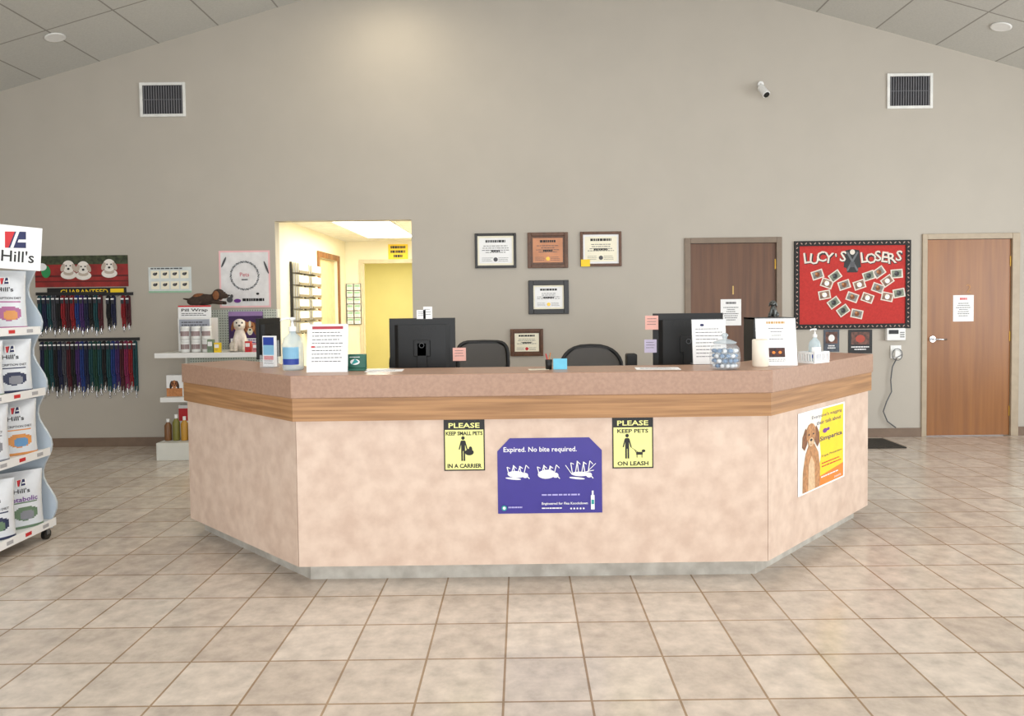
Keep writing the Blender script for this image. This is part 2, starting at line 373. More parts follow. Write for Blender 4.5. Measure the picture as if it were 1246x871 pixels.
# certificates
def cert(x0,y0,x1,y1,fm,doc,label,bw=.03,mat2=None,seal=None,note=False,group="framed certificates on the wall"):
    X,Z,w,h=wr(x0,y0,x1,y1); e=thing("framed_certificate",WM(X,D-.002,Z),label,"framed certificate",group)
    g=G(); g.box(-w/2,-h/2,0,-w/2+bw,h/2,.02,fm).box(w/2-bw,-h/2,0,w/2,h/2,.02,fm).box(-w/2+bw,h/2-bw,0,w/2-bw,h/2,.02,fm).box(-w/2+bw,-h/2,0,w/2-bw,-h/2+bw,.02,fm)
    g.build("frame",parent=e,bevel=.004)
    F=Flat(w-2*bw,h-2*bw,mat2 or doc,.008)
    F.rect(.05,.07,.95,.93,doc)
    F.lines(.2,.14,.8,.26,1,black,.7,center=True); F.lines(.12,.33,.88,.62,4,ink,.3,center=True); F.lines(.3,.48,.7,.56,1,black,.8,center=True)
    F.lines(.12,.74,.42,.9,3,ink,.25); F.lines(.58,.74,.88,.9,3,ink,.25)
    if seal: F.ell(.5,.8,.06,.06*F.w/F.h,seal)
    F.build("certificate",parent=e)
    if note:
        N=Flat(.09,.07,yellow,.001); N.build("sticky_note",WM(X-w/2+.05,D-.0225,Z-h/2+.035),label="yellow sticky note on a certificate frame",cat="sticky note")
blkf=M("frame_black",(22,18,16),.35); wdf=M("frame_walnut",(92,58,34),.4,var=.2,scale=30); copper=M("plaque_copper",(196,132,92),.4,var=.1,scale=6)
cert(578,284,628,326,blkf,white,"black framed certificate with white document",.026,cream,seal=ink)
cert(642,283,691,326,wdf,copper,"wooden plaque with copper coloured certificate",.036,wdf,seal=gold)
cert(706,282,756,324,wdf,cream,"walnut framed certificate with cream document",.028,white,seal=ink,note=True)
cert(643,341,692,382,blkf,white,"black framed certificate with thick border",.05,cream,seal=gold)
cert(621,400,661,433,wdf,cream,"small brown framed certificate low on the wall",.03,wdf,seal=red)
# bulletin board
X,Z,w,h=wr(966,293,1107,400); e=thing("bulletin_board",WM(X,D-.002,Z),"red bulletin board with black patterned border","bulletin board")
felt=M("red_felt",(186,54,50),.9,var=.08,scale=60); bord=M("border_black",(24,22,22),.7)
g=G(); b=.05
for a in ((-w/2,-h/2,-w/2+b,h/2),(w/2-b,-h/2,w/2,h/2),(-w/2+b,h/2-b,w/2-b,h/2),(-w/2+b,-h/2,w/2-b,-h/2+b)): g.box(a[0],a[1],0,a[2],a[3],.018,bord)
sq=M("border_squiggle",(176,150,140),.8)
for i in range(26):
    x=-w/2+.025+(w-.05)*i/25
    for yy in (h/2-.025,-h/2+.025): g.ell((x,yy,.018),(.013,.006,.0012),sq,8,4,rot=RZ(45*(-1)**i))
for i in range(1,19):
    y=-h/2+.025+(h-.05)*i/19
    for xx in (w/2-.025,-w/2+.025): g.ell((xx,y,.018),(.013,.006,.0012),sq,8,4,rot=RZ(45*(-1)**i))
g.build("frame",parent=e,label="black border with squiggle pattern")
F=Flat(w-2*b,h-2*b,felt,.008); F.build("felt_panel",parent=e)
lw=M("letter_offwhite",(222,212,200),.6)
def ransom(s,u0,v,du,hh):
    F=Flat(w,h,felt,.0085); F.g=G()
    for i,ch in enumerate(s):
        dv=.015*math.sin(i*2.1); k=.02 if ch=="'" else 0
        F.text(ch,u0+i*du+.004,v+dv-k*2+.008,hh if ch!="'" else .04,black,off=.06,rot=(-1)**i*7)
        F.text(ch,u0+i*du,v+dv-k*2,hh if ch!="'" else .04,lw,off=.015,rot=(-1)**i*7)
    F.build("lettering",parent=e,label="cut-out white letters with black shadow")
ransom("LUCY'S",.11,.19,.062,.12); ransom("LOSERS",.6,.19,.06,.12)
F=Flat(w,h,felt,.0085); F.g=G()
F.poly([(.44,.11),(.48,.1),(.52,.1),(.56,.11),(.575,.3),(.55,.31),(.545,.36),(.455,.36),(.45,.31),(.425,.3)],black); F.line(.455,.13,.545,.34,.022,gplast); F.line(.545,.13,.455,.34,.022,gplast); F.ell(.5,.13,.022,.03,lw); F.rect(.48,.24,.52,.3,ink)
F.build("coat_cutout",parent=e,label="black paper coat cut-out with crossed strips")
pos=[(.2,.38),(.28,.48),(.35,.4),(.43,.5),(.56,.5),(.64,.4),(.73,.36),(.8,.46),(.88,.38),(.72,.54),(.26,.61),(.34,.7),(.5,.64),(.63,.65),(.42,.79),(.54,.83),(.8,.64),(.9,.6)]
pp=[]
for i in range(3):
    F=Flat(.12,.088,lw,.0012); F.rect(.1,.12,.9,.88,[M("photo_grey",(120,116,110),.5,var=.4,scale=30),M("photo_brown",(128,96,76),.5,var=.5,scale=30),M("photo_green",(110,118,100),.5,var=.5,scale=30)][i])
    F.ell(.5,.5,.2,.28,[brown,white,black][i]); F.ell(.42,.36,.1,.14,[tan,cream,ink][i]); pp.append(F)
ph=[]
for i,(u,v) in enumerate(pos):
    mm=WM(X+(u-.5)*w,D-.0105-.0022*(i%3),Z+(.5-v)*h)@RZ(random.choice([-20,-12,-5,4,10,18,35]))
    if i<3: ph.append(pp[i].build("pinned_photo",mm,label="small snapshot pinned on the red board",cat="photograph",group="snapshots pinned on the red board"))
    else: dup(ph[i%3],mm)
for (x0,y0,x1,y1,c1,lb) in ((1002,401,1021,428,M("print_slate",(70,78,90),.5,var=.3,scale=20),"small grey printed flyer on the wall"),(1032,401,1061,430,black,"small black flyer with a red animal picture")):
    X,Z,w,h=wr(x0,y0,x1,y1); F=Flat(w,h,c1,.004); F.rect(.12,.1,.88,.62,M("print_umber",(96,60,48),.5,var=.6,scale=26)); F.ell(.5,.38,.2,.16,M("print_rust",(176,64,44),.5) if x0>1030 else white); F.lines(.12,.7,.88,.9,2,white,.5,center=True)
    F.build("wall_flyer",WM(X,D-.002,Z),label=lb,cat="flyer")
# wall phone and outlet with cord
X,Z,w,h=wr(1076,399,1099,414); e=thing("wall_phone",WM(X,D-.002,Z),"white wall keypad phone with dark display","wall phone")
G().box(-w/2,-h/2,0,w/2,h/2,.05,wplast).build("body",parent=e,bevel=.008)
g=G(); g.box(-w*.4,.005,.05,w*.1,h*.36,.054,black)
for i in range(3):
    for j in range(3): g.box(w*.2+i*.015,-.03+j*.022,.05,w*.2+i*.015+.009,-.02+j*.022,.055,gplast)
g.build("keypad",parent=e)
X,Z,w,h=wr(1083,420,1096,436); e=thing("wall_outlet",WM(X,D-.002,Z),"white wall outlet with plugged in adapter","outlet")
G().box(-w/2,-h/2,0,w/2,h/2,.008,wplast).build("cover_plate",parent=e,bevel=.002)
G().box(-.03,-.05,.009,.03,.02,.05,wplast).build("adapter",parent=e,bevel=.006)
pts=[]
for (a,b) in ((1089,436),(1084,446),(1082,462),(1083,476),(1077,488),(1073,500),(1078,512),(1088,522)):
    x,z=onY(a,b,D); pts.append((x,D-.03,max(z,.1)))
g=G(); g.tube(pts,.006,gplast,8)
x0,z0=onY(1088,426,D)
g.tube([(x0+.05*math.cos(t*.5),D-.06,z0-.04+.06*math.sin(t*.5)) for t in range(13)],.004,gplast,6,closed=True)
g.tube([pts[0],(x0,D-.05,z0-.07),(x0+.05,D-.06,z0-.04)],.004,gplast,6)
g.build("power_cord",label="thin grey cord hanging down the wall",cat="cord")
# door mat
a=onZ(1052,546,0); b=onZ(1112,546,0); c=onZ(1104,534,0)
G().box(a[0],a[1],.001,b[0]-.05,c[1],.012,M("mat_dark",(52,48,42),.95,var=.3,scale=80)).build("floor_mat",label="small dark rectangular mat on tile floor",cat="floor mat",bevel=.003)
# banner with puppies
X,Z,w,h=wr(43,311,156,349); F=Flat(w,h,M("banner_red",(140,34,32),.5,var=.3,scale=8),.002)
F.rect(0,0,1,.28,M("banner_dark",(58,66,44),.5,var=.5,scale=22)); F.rect(0,.62,1,.68,M("banner_deep",(90,20,20),.5)); F.rect(0,.8,1,.84,M("banner_deep"))
pw=M("pup_white",(232,226,218),.7); psh=M("pup_shade",(186,172,158),.7)
for u,v in ((.36,.35),(.52,.38),(.8,.32)):
    F.ell(u,v+.26,.085,.14,pw); F.ell(u,v+.2,.055,.08,psh); F.ell(u,v,.066,.2,pw); F.ell(u-.06,v+.03,.022,.13,psh,rot=-20); F.ell(u+.06,v+.03,.022,.13,psh,rot=20)
    F.ell(u-.022,v-.03,.009,.024,black); F.ell(u+.022,v-.03,.009,.024,black); F.ell(u,v+.07,.014,.035,black)
F.ell(.12,.5,.05,.2,green); F.ell(.08,.35,.05,.12,white)
F.build("banner",WM(X,D-.002,Z),label="red banner printed with three white puppies",cat="banner")
X,Z,w,h=wr(58,350,154,360); F=Flat(w,h,black,.006); F.text("GUARANTEED",.47,.5,.62,yellow,wf=.6,off=.01)
F.rect(.8,.15,.97,.85,yellow)
F.build("header_sign",WM(X,D-.002,Z),label="narrow black sign with yellow capital lettering",cat="sign")
# leash rails
raill=M("rail_black",(30,30,32),.4)
leashcols=[("teal",(14,66,72)),("navy",(20,26,60)),("grey",(64,64,72)),("red",(136,18,28)),("maroon",(72,16,28)),("purple",(64,34,96)),("black",(18,18,20)),("green",(18,62,46)),("blue",(22,50,116)),("magenta",(130,30,76))]
lproto={}
def leash(ci,L,mm,grp):
    k=(ci,round(L,2)); nm,c=leashcols[ci]; lab="coiled %s nylon pet leash hanging on display hook"%nm
    if k in lproto: return dup(lproto[k],mm)
    e=thing("pet_leash",mm,lab,"leash",grp); m=M("nylon_"+nm,c,.7,var=.15,scale=60)
    g=G()
    for (wd,ln,zz) in ((.0135,L*.86,.008),(.008,L*.76,.018),(.012,L*.62,.026)):
        pts=[(wd*math.cos(t),-wd+wd*math.sin(t),zz) for t in [math.pi*i/6 for i in range(7)]]+[(-wd+wd*.2*math.sin(6*q),-wd-(ln-2*wd)*q,zz) for q in (.2,.4,.6,.8)]+[(-wd*math.cos(t),-ln+wd-wd*math.sin(t),zz) for t in [math.pi*i/6 for i in range(7)]]+[(wd,-wd-(ln-2*wd)*q,zz) for q in (.8,.6,.4,.2)]
        g.tube(pts,.0072,m,6,closed=True)
    g.build("strap",parent=e)
    g=G(); g.box(-.015,-.075,.0335,.015,-.02,.0355,M("tag_dark",(40,42,52),.5)).box(-.015,-.035,.0355,.015,-.02,.036,white); g.build("tag",parent=e)
    g=G(); g.cyl((0,-L*.84,.012),(0,-L*.93,.012),.007,chrome,n=8); g.tube([(.009*math.cos(t),-L*.95+.013*math.sin(t),.012) for t in [2*math.pi*i/8 for i in range(8)]],.003,chrome,6,closed=True); g.build("snap_clip",parent=e,label="chrome snap clip")
    lproto[k]=e; return e
def rail(x0,x1,y,grp,cols,L):
    a,z=onY(x0,y,D); b,_=onY(x1,y,D)
    e=thing("display_rail",WM((a+b)/2,D-.001,z+.0275),"black metal hook rail on the wall holding leashes","display rail","leash display rails")
    g=G(); g.box(-(b-a)/2-.02,-.015,0,(b-a)/2+.02,.015,.012,raill); g.build("bar",parent=e)
    n=len(cols)
    for i,ci in enumerate(cols):
        x=-(b-a)/2+(b-a)*(i+.5)/n
        G().tube([(x,-.012,.008),(x,-.024,.014),(x,-.0285,.03),(x,-.0275,.05),(x,-.022,.056)],.0028,chrome,6).build("hook",parent=e)
        if ci is None: continue
        leash(ci,L*(1-.05*((i*7)%3)),WM((a+b)/2+x,D-.0025,z+.004),grp)
rail(47,126,361,"leashes on the upper rail",[0,1,0,2,6,3,4,3,8,5,1,6,0,4],.41)
rail(130,160,361,"leashes on the upper rail",[6,1,None,3,4],.36)
rail(50,168,417,"leashes on the lower rail",[1,7,0,6,1,2,4,6,5,8,1,0,7,0,6,0,8,5,4,9,3,0],.58)
# small chart poster
X,Z,w,h=wr(181,325,233,356); F=Flat(w,h,M("chart_white",(214,220,218),.6),.002)
for i in range(4):
    for j in range(2):
        F.rect(.06+i*.23,.14+j*.42,.25+i*.23,.44+j*.42,cream); F.ell(.15+i*.23,.27+j*.42,.05,.06,ink); F.ell(.19+i*.23,.24+j*.42,.02,.04,black)
F.lines(.06,.03,.94,.1,1,ink,.7); F.rect(.0,.93,1,1,pgreen)
F.build("poster",WM(X,D-.001,Z),label="small pale chart poster with animal pictures",cat="poster")
# wreath poster
X,Z,w,h=wr(267,305,329,374); F=Flat(w,h,pink,.002); F.rect(.035,.03,.965,.97,M("poster_offwhite",(226,224,224),.6))
for i in range(36):
    a=2*math.pi*i/36; F.ell(.5+.27*math.cos(a),.44+.27*math.sin(a)*w/h,.035,.012,[gplast,M("soft_grey",(150,152,156),.5)][i%2],rot=math.degrees(a)*-1+60)
F.text("Pets",.5,.42,.07,M("rose_ink",(210,110,120),.5)); F.lines(.42,.5,.58,.55,1,ink,.4,center=True)
F.lines(.45,.84,.9,.9,1,black,.8); F.ell(.2,.86,.06,.05,ink); F.ell(.24,.8,.03,.035,ink); F.ell(.35,.88,.07,.035,purple); F.ell(.75,.76,.03,.02,black)
F.ell(.1,.2,.02,.1,ink,rot=-25); F.ell(.93,.3,.02,.12,ink,rot=20)
F.build("poster",WM(X,D-.001,Z),label="white poster with pink border and grey wreath",cat="poster")
# ================================================================ CORRIDOR ITEMS
blkw=M("rack_wire_tan",(122,112,92),.4)
def filerack(yc,label,nt=6):
    e=thing("wall_file_rack",WM(HL+.002,yc,1.08,90),label,"file rack","wall file racks in the corridor")
    for q in (-.19,.175): G().box(q,0,0,q+.015,.78,.02,M("rack_black",(40,38,36),.4)).build("side_rail",parent=e)
    for i in range(nt):
        y=.02+i*.128
        g=G(); g.box(-.174,0,0,.174,.005,.10,blkw,T(0,y,0)); g.box(-.174,.005,.096,.174,.03,.10,blkw,T(0,y,0)); g.build("pocket",parent=e)
    for i in range(nt):
        mm=e.matrix_world@T(0,.026+i*.128,.022)
        if "p" not in filerack.__dict__:
            g=G()
            for k in range(8): g.box(-.16+.008*(k%3),0,.002+k*.009,.155+.006*(k%2),.116-.003*k,.002+k*.009+.0075,[cream,white,M("paper_buff",(222,206,160),.6)][k%3])
            filerack.p=g.build("paper_stack",mm,label="stack of cream forms in a wall pocket",cat="papers",group="forms in the corridor file racks")
        else: dup(filerack.p,mm)
filerack(7.76,"tan wire wall file rack filled with cream forms"); filerack(8.24,"tan wire wall file rack filled with cream forms")
x0,z0=onY(422,395,HY-.1); x1,z1=onY(436,345,HY-.1)
e=thing("brochure_rack",WM((x0+x1)/2+.0,HY-.002,z0),"grey wire brochure rack on the corridor wall","brochure rack"); w=.2; hh=z1-z0
g=G()
for x in (-w/2,0,w/2): g.cyl((x,0,.02),(x,hh,.02),.005,gplast,n=6)
for i in range(7): g.cyl((-w/2,hh*i/6,.02),(w/2,hh*i/6,.02),.004,gplast,n=6)
g.build("wire_frame",parent=e)
bp=None
for i in range(6):
    for j in (-1,1):
        mm=e.matrix_world@T(j*.05,hh*i/6+.005,.03)@RX(-6)
        if bp is None:
            F=Flat(.08,.08,white,.006); F.rect(.05,.1,.95,.5,pgreen); F.lines(.1,.6,.9,.9,3,ink); bp=F.g.build("brochure",mm@T(0,.045,0),label="folded pale brochure in a wire rack",cat="brochure",group="brochures in the corridor rack")
        else: dup(bp,mm@T(0,.045,0))
X,Z,w,h=wr(472,297,496,317,HY-.03); F=Flat(w,h,yellow,.003); F.lines(.08,.1,.92,.9,3,black,.6,center=True)
F.build("warning_sign",WM(X,HY-.003,Z),label="yellow sign with black lettering above the doorway",cat="sign")
# ================================================================ RECEPTION COUNTER
ZT=1.045
PO=[(-2.06,4.32),(-1.125,3.465),(1.22,3.465),(2.18,4.42)]
def off(d):
    P=[Vector(q) for q in PO]; ns=[]
    for a,b in zip(P,P[1:]):
        t=(b-a).normalized(); ns.append(Vector((-t.y,t.x)))
    o=[P[0]+ns[0]*d]
    for i in (1,2):
        m=(ns[i-1]+ns[i]).normalized(); o.append(P[i]+m*(d/m.dot(ns[i])))
    o.append(P[3]+ns[2]*d); return [tuple(q) for q in o]
def band(d0,d1,z0,z1,mat,g=None):
    g=g or G(); g.prism(off(d0)+off(d1)[::-1],z0,z1,mat); return g
lam=M("laminate_brown",(170,136,114),.38,rgb2=(158,124,104),scale=60,detail=8,lo=.35,hi=.65)
oakh=M("oak_band",(178,132,86),.42,rgb2=(144,102,62),scale=1.5,stretch=(1.2,1.2,40),detail=7,lo=.36,hi=.64)
pan=M("panel_mottled",(220,197,179),.38,rgb2=(202,176,158),scale=13,detail=14,lo=.32,hi=.68)
pli=M("plinth_grey",(194,190,180),.5,rgb2=(168,162,152),scale=12,detail=6)
band(0,.36,.933,ZT,lam).build("countertop",label="tan brown laminate countertop ledge with angled wings",cat="countertop",bevel=.004)
e=thing("reception_desk",T(.03,3.9,0),"angled reception desk with mottled tan panels and oak band","reception desk")
band(.010,.30,.820,.932,oakh).build("oak_band",parent=e,world=True,label="horizontal oak wood band")
A=off(.030);B=off(.30)
for i in range(3):
    a,b=Vector(A[i]),Vector(A[i+1]); t=(b-a).normalized()*.0018; c,d=Vector(B[i]),Vector(B[i+1])
    G().prism([tuple(a+t),tuple(b-t),tuple(d-t),tuple(c+t)],.095,.819,pan).build("front_panel",parent=e,world=True)
band(.115,.29,0,.094,pli).build("plinth",parent=e,world=True,label="pale grey recessed plinth")
wd=band(.365,.98,.71,.74,M("desk_top_grey",(176,168,156),.5)).build("work_desk",label="grey lower work surface behind the reception counter",cat="desk")
bpy.context.view_layer.update()
for k in ((-1.45,4.75),(-.75,4.3),(.8,4.3),(1.5,4.75)):
    G().box(k[0]-.012,k[1]-.2,0,k[0]+.012,k[1]+.1,.709,M("desk_top_grey")).build("leg",parent=wd,world=True)
# ---- signs on counter front
yl=M("sign_yellow",(238,236,150),.45,var=.03)
FY=A[1][1]-.0035
def frontsheet(x0,y0,x1,y1,base,outline=None):
    X,Z=onY((x0+x1)/2,(y0+y1)/2,FY); k=FY/FPX*1.0; F=Flat((x1-x0)*k,(y1-y0)*k,base,.002,outline); F.M=WM(X,FY+.002,Z); return F
def person(F,u,v,s):
    k=F.w/F.h
    F.ell(u,v-.30*s,.055*s,.055*s*k,black); F.rect(u-.06*s,v-.24*s,u+.06*s,v+.02*s,black)
    F.line(u-.055*s,v-.22*s,u-.12*s,v-.02*s,.03*s,black); F.line(u+.055*s,v-.22*s,u+.12*s,v-.02*s,.03*s,black)
    F.rect(u-.06*s,v,u-.01*s,v+.26*s,black); F.rect(u+.01*s,v,u+.06*s,v+.26*s,black)
F=frontsheet(540,510,590,573,black); F.rect(.03,.025,.97,.975,yl); F.rect(.03,.025,.97,.2,black); F.text("PLEASE",.5,.115,.1,yl,wf=.76,off=.02)
F.text("KEEP SMALL PETS",.5,.27,.078,black,wf=.9,off=.035); F.text("IN A CARRIER",.5,.905,.085,black,wf=.84,off=.035); person(F,.47,.6,.8)
F.ell(.62,.64,.11,.06,black); F.ell(.65,.57,.04,.045,black); F.line(.55,.58,.7,.58,.015,black)
F.build("pet_sign",F.M,label="yellow and black sign about carrying small pets",cat="sign")
F=frontsheet(745,507,795,570,black); F.rect(.03,.025,.97,.975,yl); F.rect(.03,.025,.97,.2,black); F.text("PLEASE",.5,.115,.1,yl,wf=.76,off=.02)
F.text("KEEP PETS",.5,.27,.078,black,wf=.76,off=.03); F.text("ON LEASH",.5,.905,.085,black,wf=.76,off=.03); person(F,.36,.6,.8)
F.line(.44,.58,.62,.68,.008,black); F.rect(.58,.68,.74,.735,black); F.ell(.76,.66,.045,.028,black); F.line(.6,.72,.6,.79,.014,black); F.line(.72,.72,.72,.79,.014,black); F.line(.58,.69,.54,.63,.012,black)
F.build("pet_sign",F.M,label="yellow and black sign about keeping pets leashed",cat="sign")
vio=M("poster_violet",(58,48,138),.4,var=.03)
F=frontsheet(605,532,733,625,vio,[(0,.17),(.12,0),(.88,0),(1,.17),(1,1),(0,1)][::-1])
F.text("Expired. No bite required.",.41,.16,.085,white,wf=.7,off=.012)
for (u,v,k) in ((.18,.48,0),(.47,.48,1),(.79,.48,2)):
    F.ell(u,v,.085,[.045,.06,.03][k],white,rot=[-4,3,-2][k]); F.ell(u+.085,v+.015,.028,.034,white); F.line(u+.1,v+.02,u+.125,v+.06,.012,white)
    if k!=1: F.ell(u-.03,v+.055,.075,.014,white,rot=-6)
    for j in range(6):
        a=-.075+.03*j; h1=[.10,.10,.15][k]; dx=.018 if j%2 else -.014
        F.line(u+a,v-.02,u+a+dx,v-h1-.012*(j%3),.011,white); F.line(u+a+dx,v-h1-.012*(j%3),u+a+dx+.03,v-h1+.02,.009,white)
    if k==2: F.line(u-.08,v,u-.14,v-.12,.009,white); F.line(u+.06,v-.02,u+.15,v-.14,.009,white); F.line(u+.02,v-.02,u+.13,v-.05,.009,white)
F.lines(.42,.74,.86,.8,1,M("lav_ink",(170,164,220),.5),.35); F.text("Engineered for Flea Knockdown",.64,.87,.042,white,wf=.44,off=.015); F.lines(.42,.92,.64,.95,1,white,.5)
for j in range(5): F.ell(.7+.03*j,.935,.009,.012,white)
F.rect(.89,.76,.925,.95,white); F.rect(.899,.7,.916,.77,white); F.rect(.895,.82,.92,.88,teal)
F.ell(.06,.92,.026,.036,teal); F.ell(.06,.92,.014,.02,white); F.lines(.1,.9,.24,.94,1,M("lav_ink"),.5)
F.build("flea_poster",F.M,label="violet poster with clipped corners and white insects",cat="poster")
# yellow dog poster on angled panel
a3=Vector((A[2][0],A[2][1],0)); b3=Vector((A[3][0],A[3][1],0)); t3=(b3-a3).normalized(); n3=Vector((t3.y,-t3.x,0))
q0=onPlane(971,548,a3+n3*.002,n3); q1=onPlane(1027,541,a3+n3*.002,n3); qt=onPlane(999,496,a3+n3*.002,n3); qb=onPlane(999,592,a3+n3*.002,n3)
w=(q1-q0).length; h=qt.z-qb.z; c=(q0+q1)/2
yaw=math.degrees(math.atan2(t3.y,t3.x))
F=Flat(w,h,white,.002); F.rect(.03,.02,.97,.98,yellow); F.poly([(.03,.02),(.5,.02),(.42,.3),(.46,.6),(.36,.98),(.03,.98)],M("print_cream_white",(236,230,218),.5)); 
F.poly([(.42,.86),(.97,.8),(.97,.98),(.38,.98)],orange)
F.text("Everyone's wagging",.60,.1,.055,navy,wf=.66,off=.01); F.text("their tails about",.64,.18,.05,navy,wf=.54,off=.01); F.text("Simparica",.69,.4,.075,navy,wf=.5,off=.02)
F.ell(.55,.3,.05,.03,purple); F.ell(.62,.29,.03,.02,purple)
F.text("Triple Protection",.7,.62,.036,navy,wf=.46); F.lines(.48,.7,.92,.78,2,red,.35); F.lines(.46,.87,.9,.9,1,white,.5); F.text("zoetis",.83,.94,.03,white,wf=.16)
fg=M("fur_golden_print",(178,128,84),.7,var=.22,scale=50); fgd=M("fur_sepia_print",(128,84,54),.7,var=.25,scale=50); fgl=M("fur_pale_print",(214,180,142),.7,var=.12,scale=60)
F.poly([(.08,.98),(.09,.72),(.14,.52),(.2,.42),(.32,.42),(.4,.54),(.44,.74),(.43,.98)],fg); F.poly([(.19,.98),(.2,.66),(.26,.56),(.32,.66),(.33,.98)],fgl)
F.poly([(.14,.2),(.08,.3),(.07,.42),(.12,.47),(.17,.4),(.18,.26)],fgd); F.poly([(.36,.2),(.42,.3),(.43,.42),(.38,.47),(.33,.4),(.32,.26)],fgd)
F.poly([(.16,.22),(.2,.17),(.25,.155),(.3,.17),(.34,.22),(.345,.31),(.32,.37),(.3,.43),(.25,.455),(.2,.43),(.18,.37),(.155,.31)],fg)
F.ell(.25,.385,.052,.055,fgl); F.ell(.25,.36,.026,.016,black); F.line(.25,.37,.25,.41,.005,fgd); F.line(.22,.415,.28,.415,.005,fgd)
F.ell(.205,.29,.016,.011,black); F.ell(.295,.29,.016,.011,black)
F.build("dog_poster",WM(c.x,c.y,(qt.z+qb.z)/2,yaw),label="yellow and white poster with a brown dog",cat="poster")
# ================================================================ COUNTER ITEMS
def ct(px,py,z=ZT): x,y=onZ(px,py,z); return x,y,z+.0005
def acrylic(): return M("clear_acrylic",(240,245,248),.05,var=.01,alpha=.18)
def stand(px,py,w,h,label,kind):
    x,y,z=ct(px,py); e=thing("flyer_stand",T(x,y,z)@RZ(0),label,"flyer holder")
    mm=RX(-8)@FW
    g=G(); g.box(-w/2,0,0,w/2,.003,.06,acrylic(),FW@T(0,0,-.06)); g.box(-w/2,0,-.003,w/2,h+.004,0,acrylic(),mm); g.build("holder",parent=e)
    F=Flat(w-.004,h,white,.002)
    if kind==0:
        F.rect(.12,.04,.88,.1,M("title_red",(170,50,60),.5)); F.lines(.12,.16,.9,.84,9,ink,.22); F.lines(.1,.45,.2,.5,1,red,.8)
    elif kind==1:
        F.lines(.25,.06,.75,.14,1,M("gold_print",(190,150,90),.5),.6,center=True); F.lines(.3,.2,.7,.5,4,ink,.2,center=True)
        F.rect(.3,.62,.7,.82,M("photo_dark",(60,24,18),.5,var=.8,scale=60)); F.ell(.42,.72,.04,.03,orange); F.ell(.58,.72,.04,.03,orange); F.lines(.2,.86,.8,.93,2,ink,.3,center=True)
    else:
        F.ell(.3,.12,.06,.03,navy); F.lines(.1,.2,.9,.9,9,ink,.2)
    F.build("flyer",mm@T(0,h/2,.0003),parent=e)
    return e
stand(398,453,.212,.245,"white printed flyer in a clear stand on the counter",0)
stand(946,445,.212,.245,"white flyer with small photo in a clear stand",1)
stand(864,443,.185,.24,"white text flyer in a clear stand behind candy jar",2)
def pump(px,py,s,label,liq,lab1,lab2):
    x,y,z=ct(px,py); e=thing("sanitizer_bottle",T(x,y,z)@SC(s,s,s),label,"hand sanitizer")
    G().lathe([(.0,0),(.05,0),(.054,.01),(.054,.13),(.045,.165),(.018,.19),(.016,.205)],liq,24).build("bottle",parent=e)
    F=G(); 
    for i in range(9):
        a0=rad(-140+i*11); a1=rad(-140+(i+1)*11); 
        for (z0,z1,mt) in ((.03,.06,lab2),(.06,.12,lab1)):
            F.add([(.0546*math.cos(a0),.0546*math.sin(a0),z0),(.0546*math.cos(a1),.0546*math.sin(a1),z0),(.0546*math.cos(a1),.0546*math.sin(a1),z1),(.0546*math.cos(a0),.0546*math.sin(a0),z1)],[(0,1,2,3)],mt)
    F.build("label",parent=e)
    g=G(); g.lathe([(.02,.2),(.02,.222),(.009,.225),(.006,.255),(.016,.258),(.016,.27),(.0,.272)],wplast,16); g.tube([(0,0,.265),(-.02,-.01,.265),(-.045,-.02,.262),(-.052,-.024,.252)],.006,wplast,8); g.build("pump",parent=e)
    return e
gel=M("clear_gel",(206,226,234),.08,var=.02,alpha=.45)
pump(357,450,1.03,"large clear hand sanitizer pump bottle on counter",gel,M("label_paleblue",(130,182,212),.5),blue)
sb=pump(994,436,.70,"small clear hand sanitizer bottle in white basket",gel,white,blue)
# brochure holder
x,y,z=ct(328,447); e=thing("brochure_holder",T(x,y,z)@RZ(-20),"clear brochure holder with blue and white brochures","brochure holder")
g=G(); g.box(-.045,-.025,0,.045,.03,.004,acrylic()).box(-.045,-.025,0,.045,-.022,.07,acrylic()).box(-.045,.027,0,.045,.03,.15,acrylic()); g.build("holder",parent=e)
F=Flat(.08,.17,white,.02); F.rect(.05,.04,.95,.3,blue); F.rect(.05,.3,.95,.62,M("label_paleblue")); F.rect(.1,.65,.9,.78,red); F.lines(.1,.8,.9,.95,2,ink); F.build("brochures",T(0,.015,.09)@FW,parent=e)
# green card box
x,y,z=ct(428,451); e=thing("card_holder",T(x+.018,y,z),"green appointment card holder with white pawprint card","card holder")
gd=M("dark_green_card",(24,92,74),.45)
G().box(-.055,-.02,0,.055,.03,.012,gd).box(-.055,.0,.012,.055,.03,.085,gd).build("box",parent=e,bevel=.002)
F=Flat(.1,.06,gd,.001); F.ell(.5,.5,.25,.25,white); F.poly([(.3,.75),(.5,.2),(.7,.5)],teal); F.lines(.2,.05,.8,.15,1,white,.6,center=True); F.build("card",T(0,-.0005,.045)@FW,parent=e)
def flatpaper(px,py,w,d,rot,mt,label):
    x,y=onZ(px,py,ZT); F=Flat(w,d,mt,.001); F.lines(.1,.15,.9,.85,6,ink,.25); F.build("loose_paper",T(x,y,ZT+.0006)@RZ(rot),label=label,cat="paper")
flatpaper(468,451.0,.19,.12,4,white,"white loose sheet lying on the counter ledge")
flatpaper(800,448.5,.22,.13,-5,white,"white loose form lying on the counter ledge")
flatpaper(655,449.5,.10,.06,10,cream,"small cream slip lying on the counter ledge")
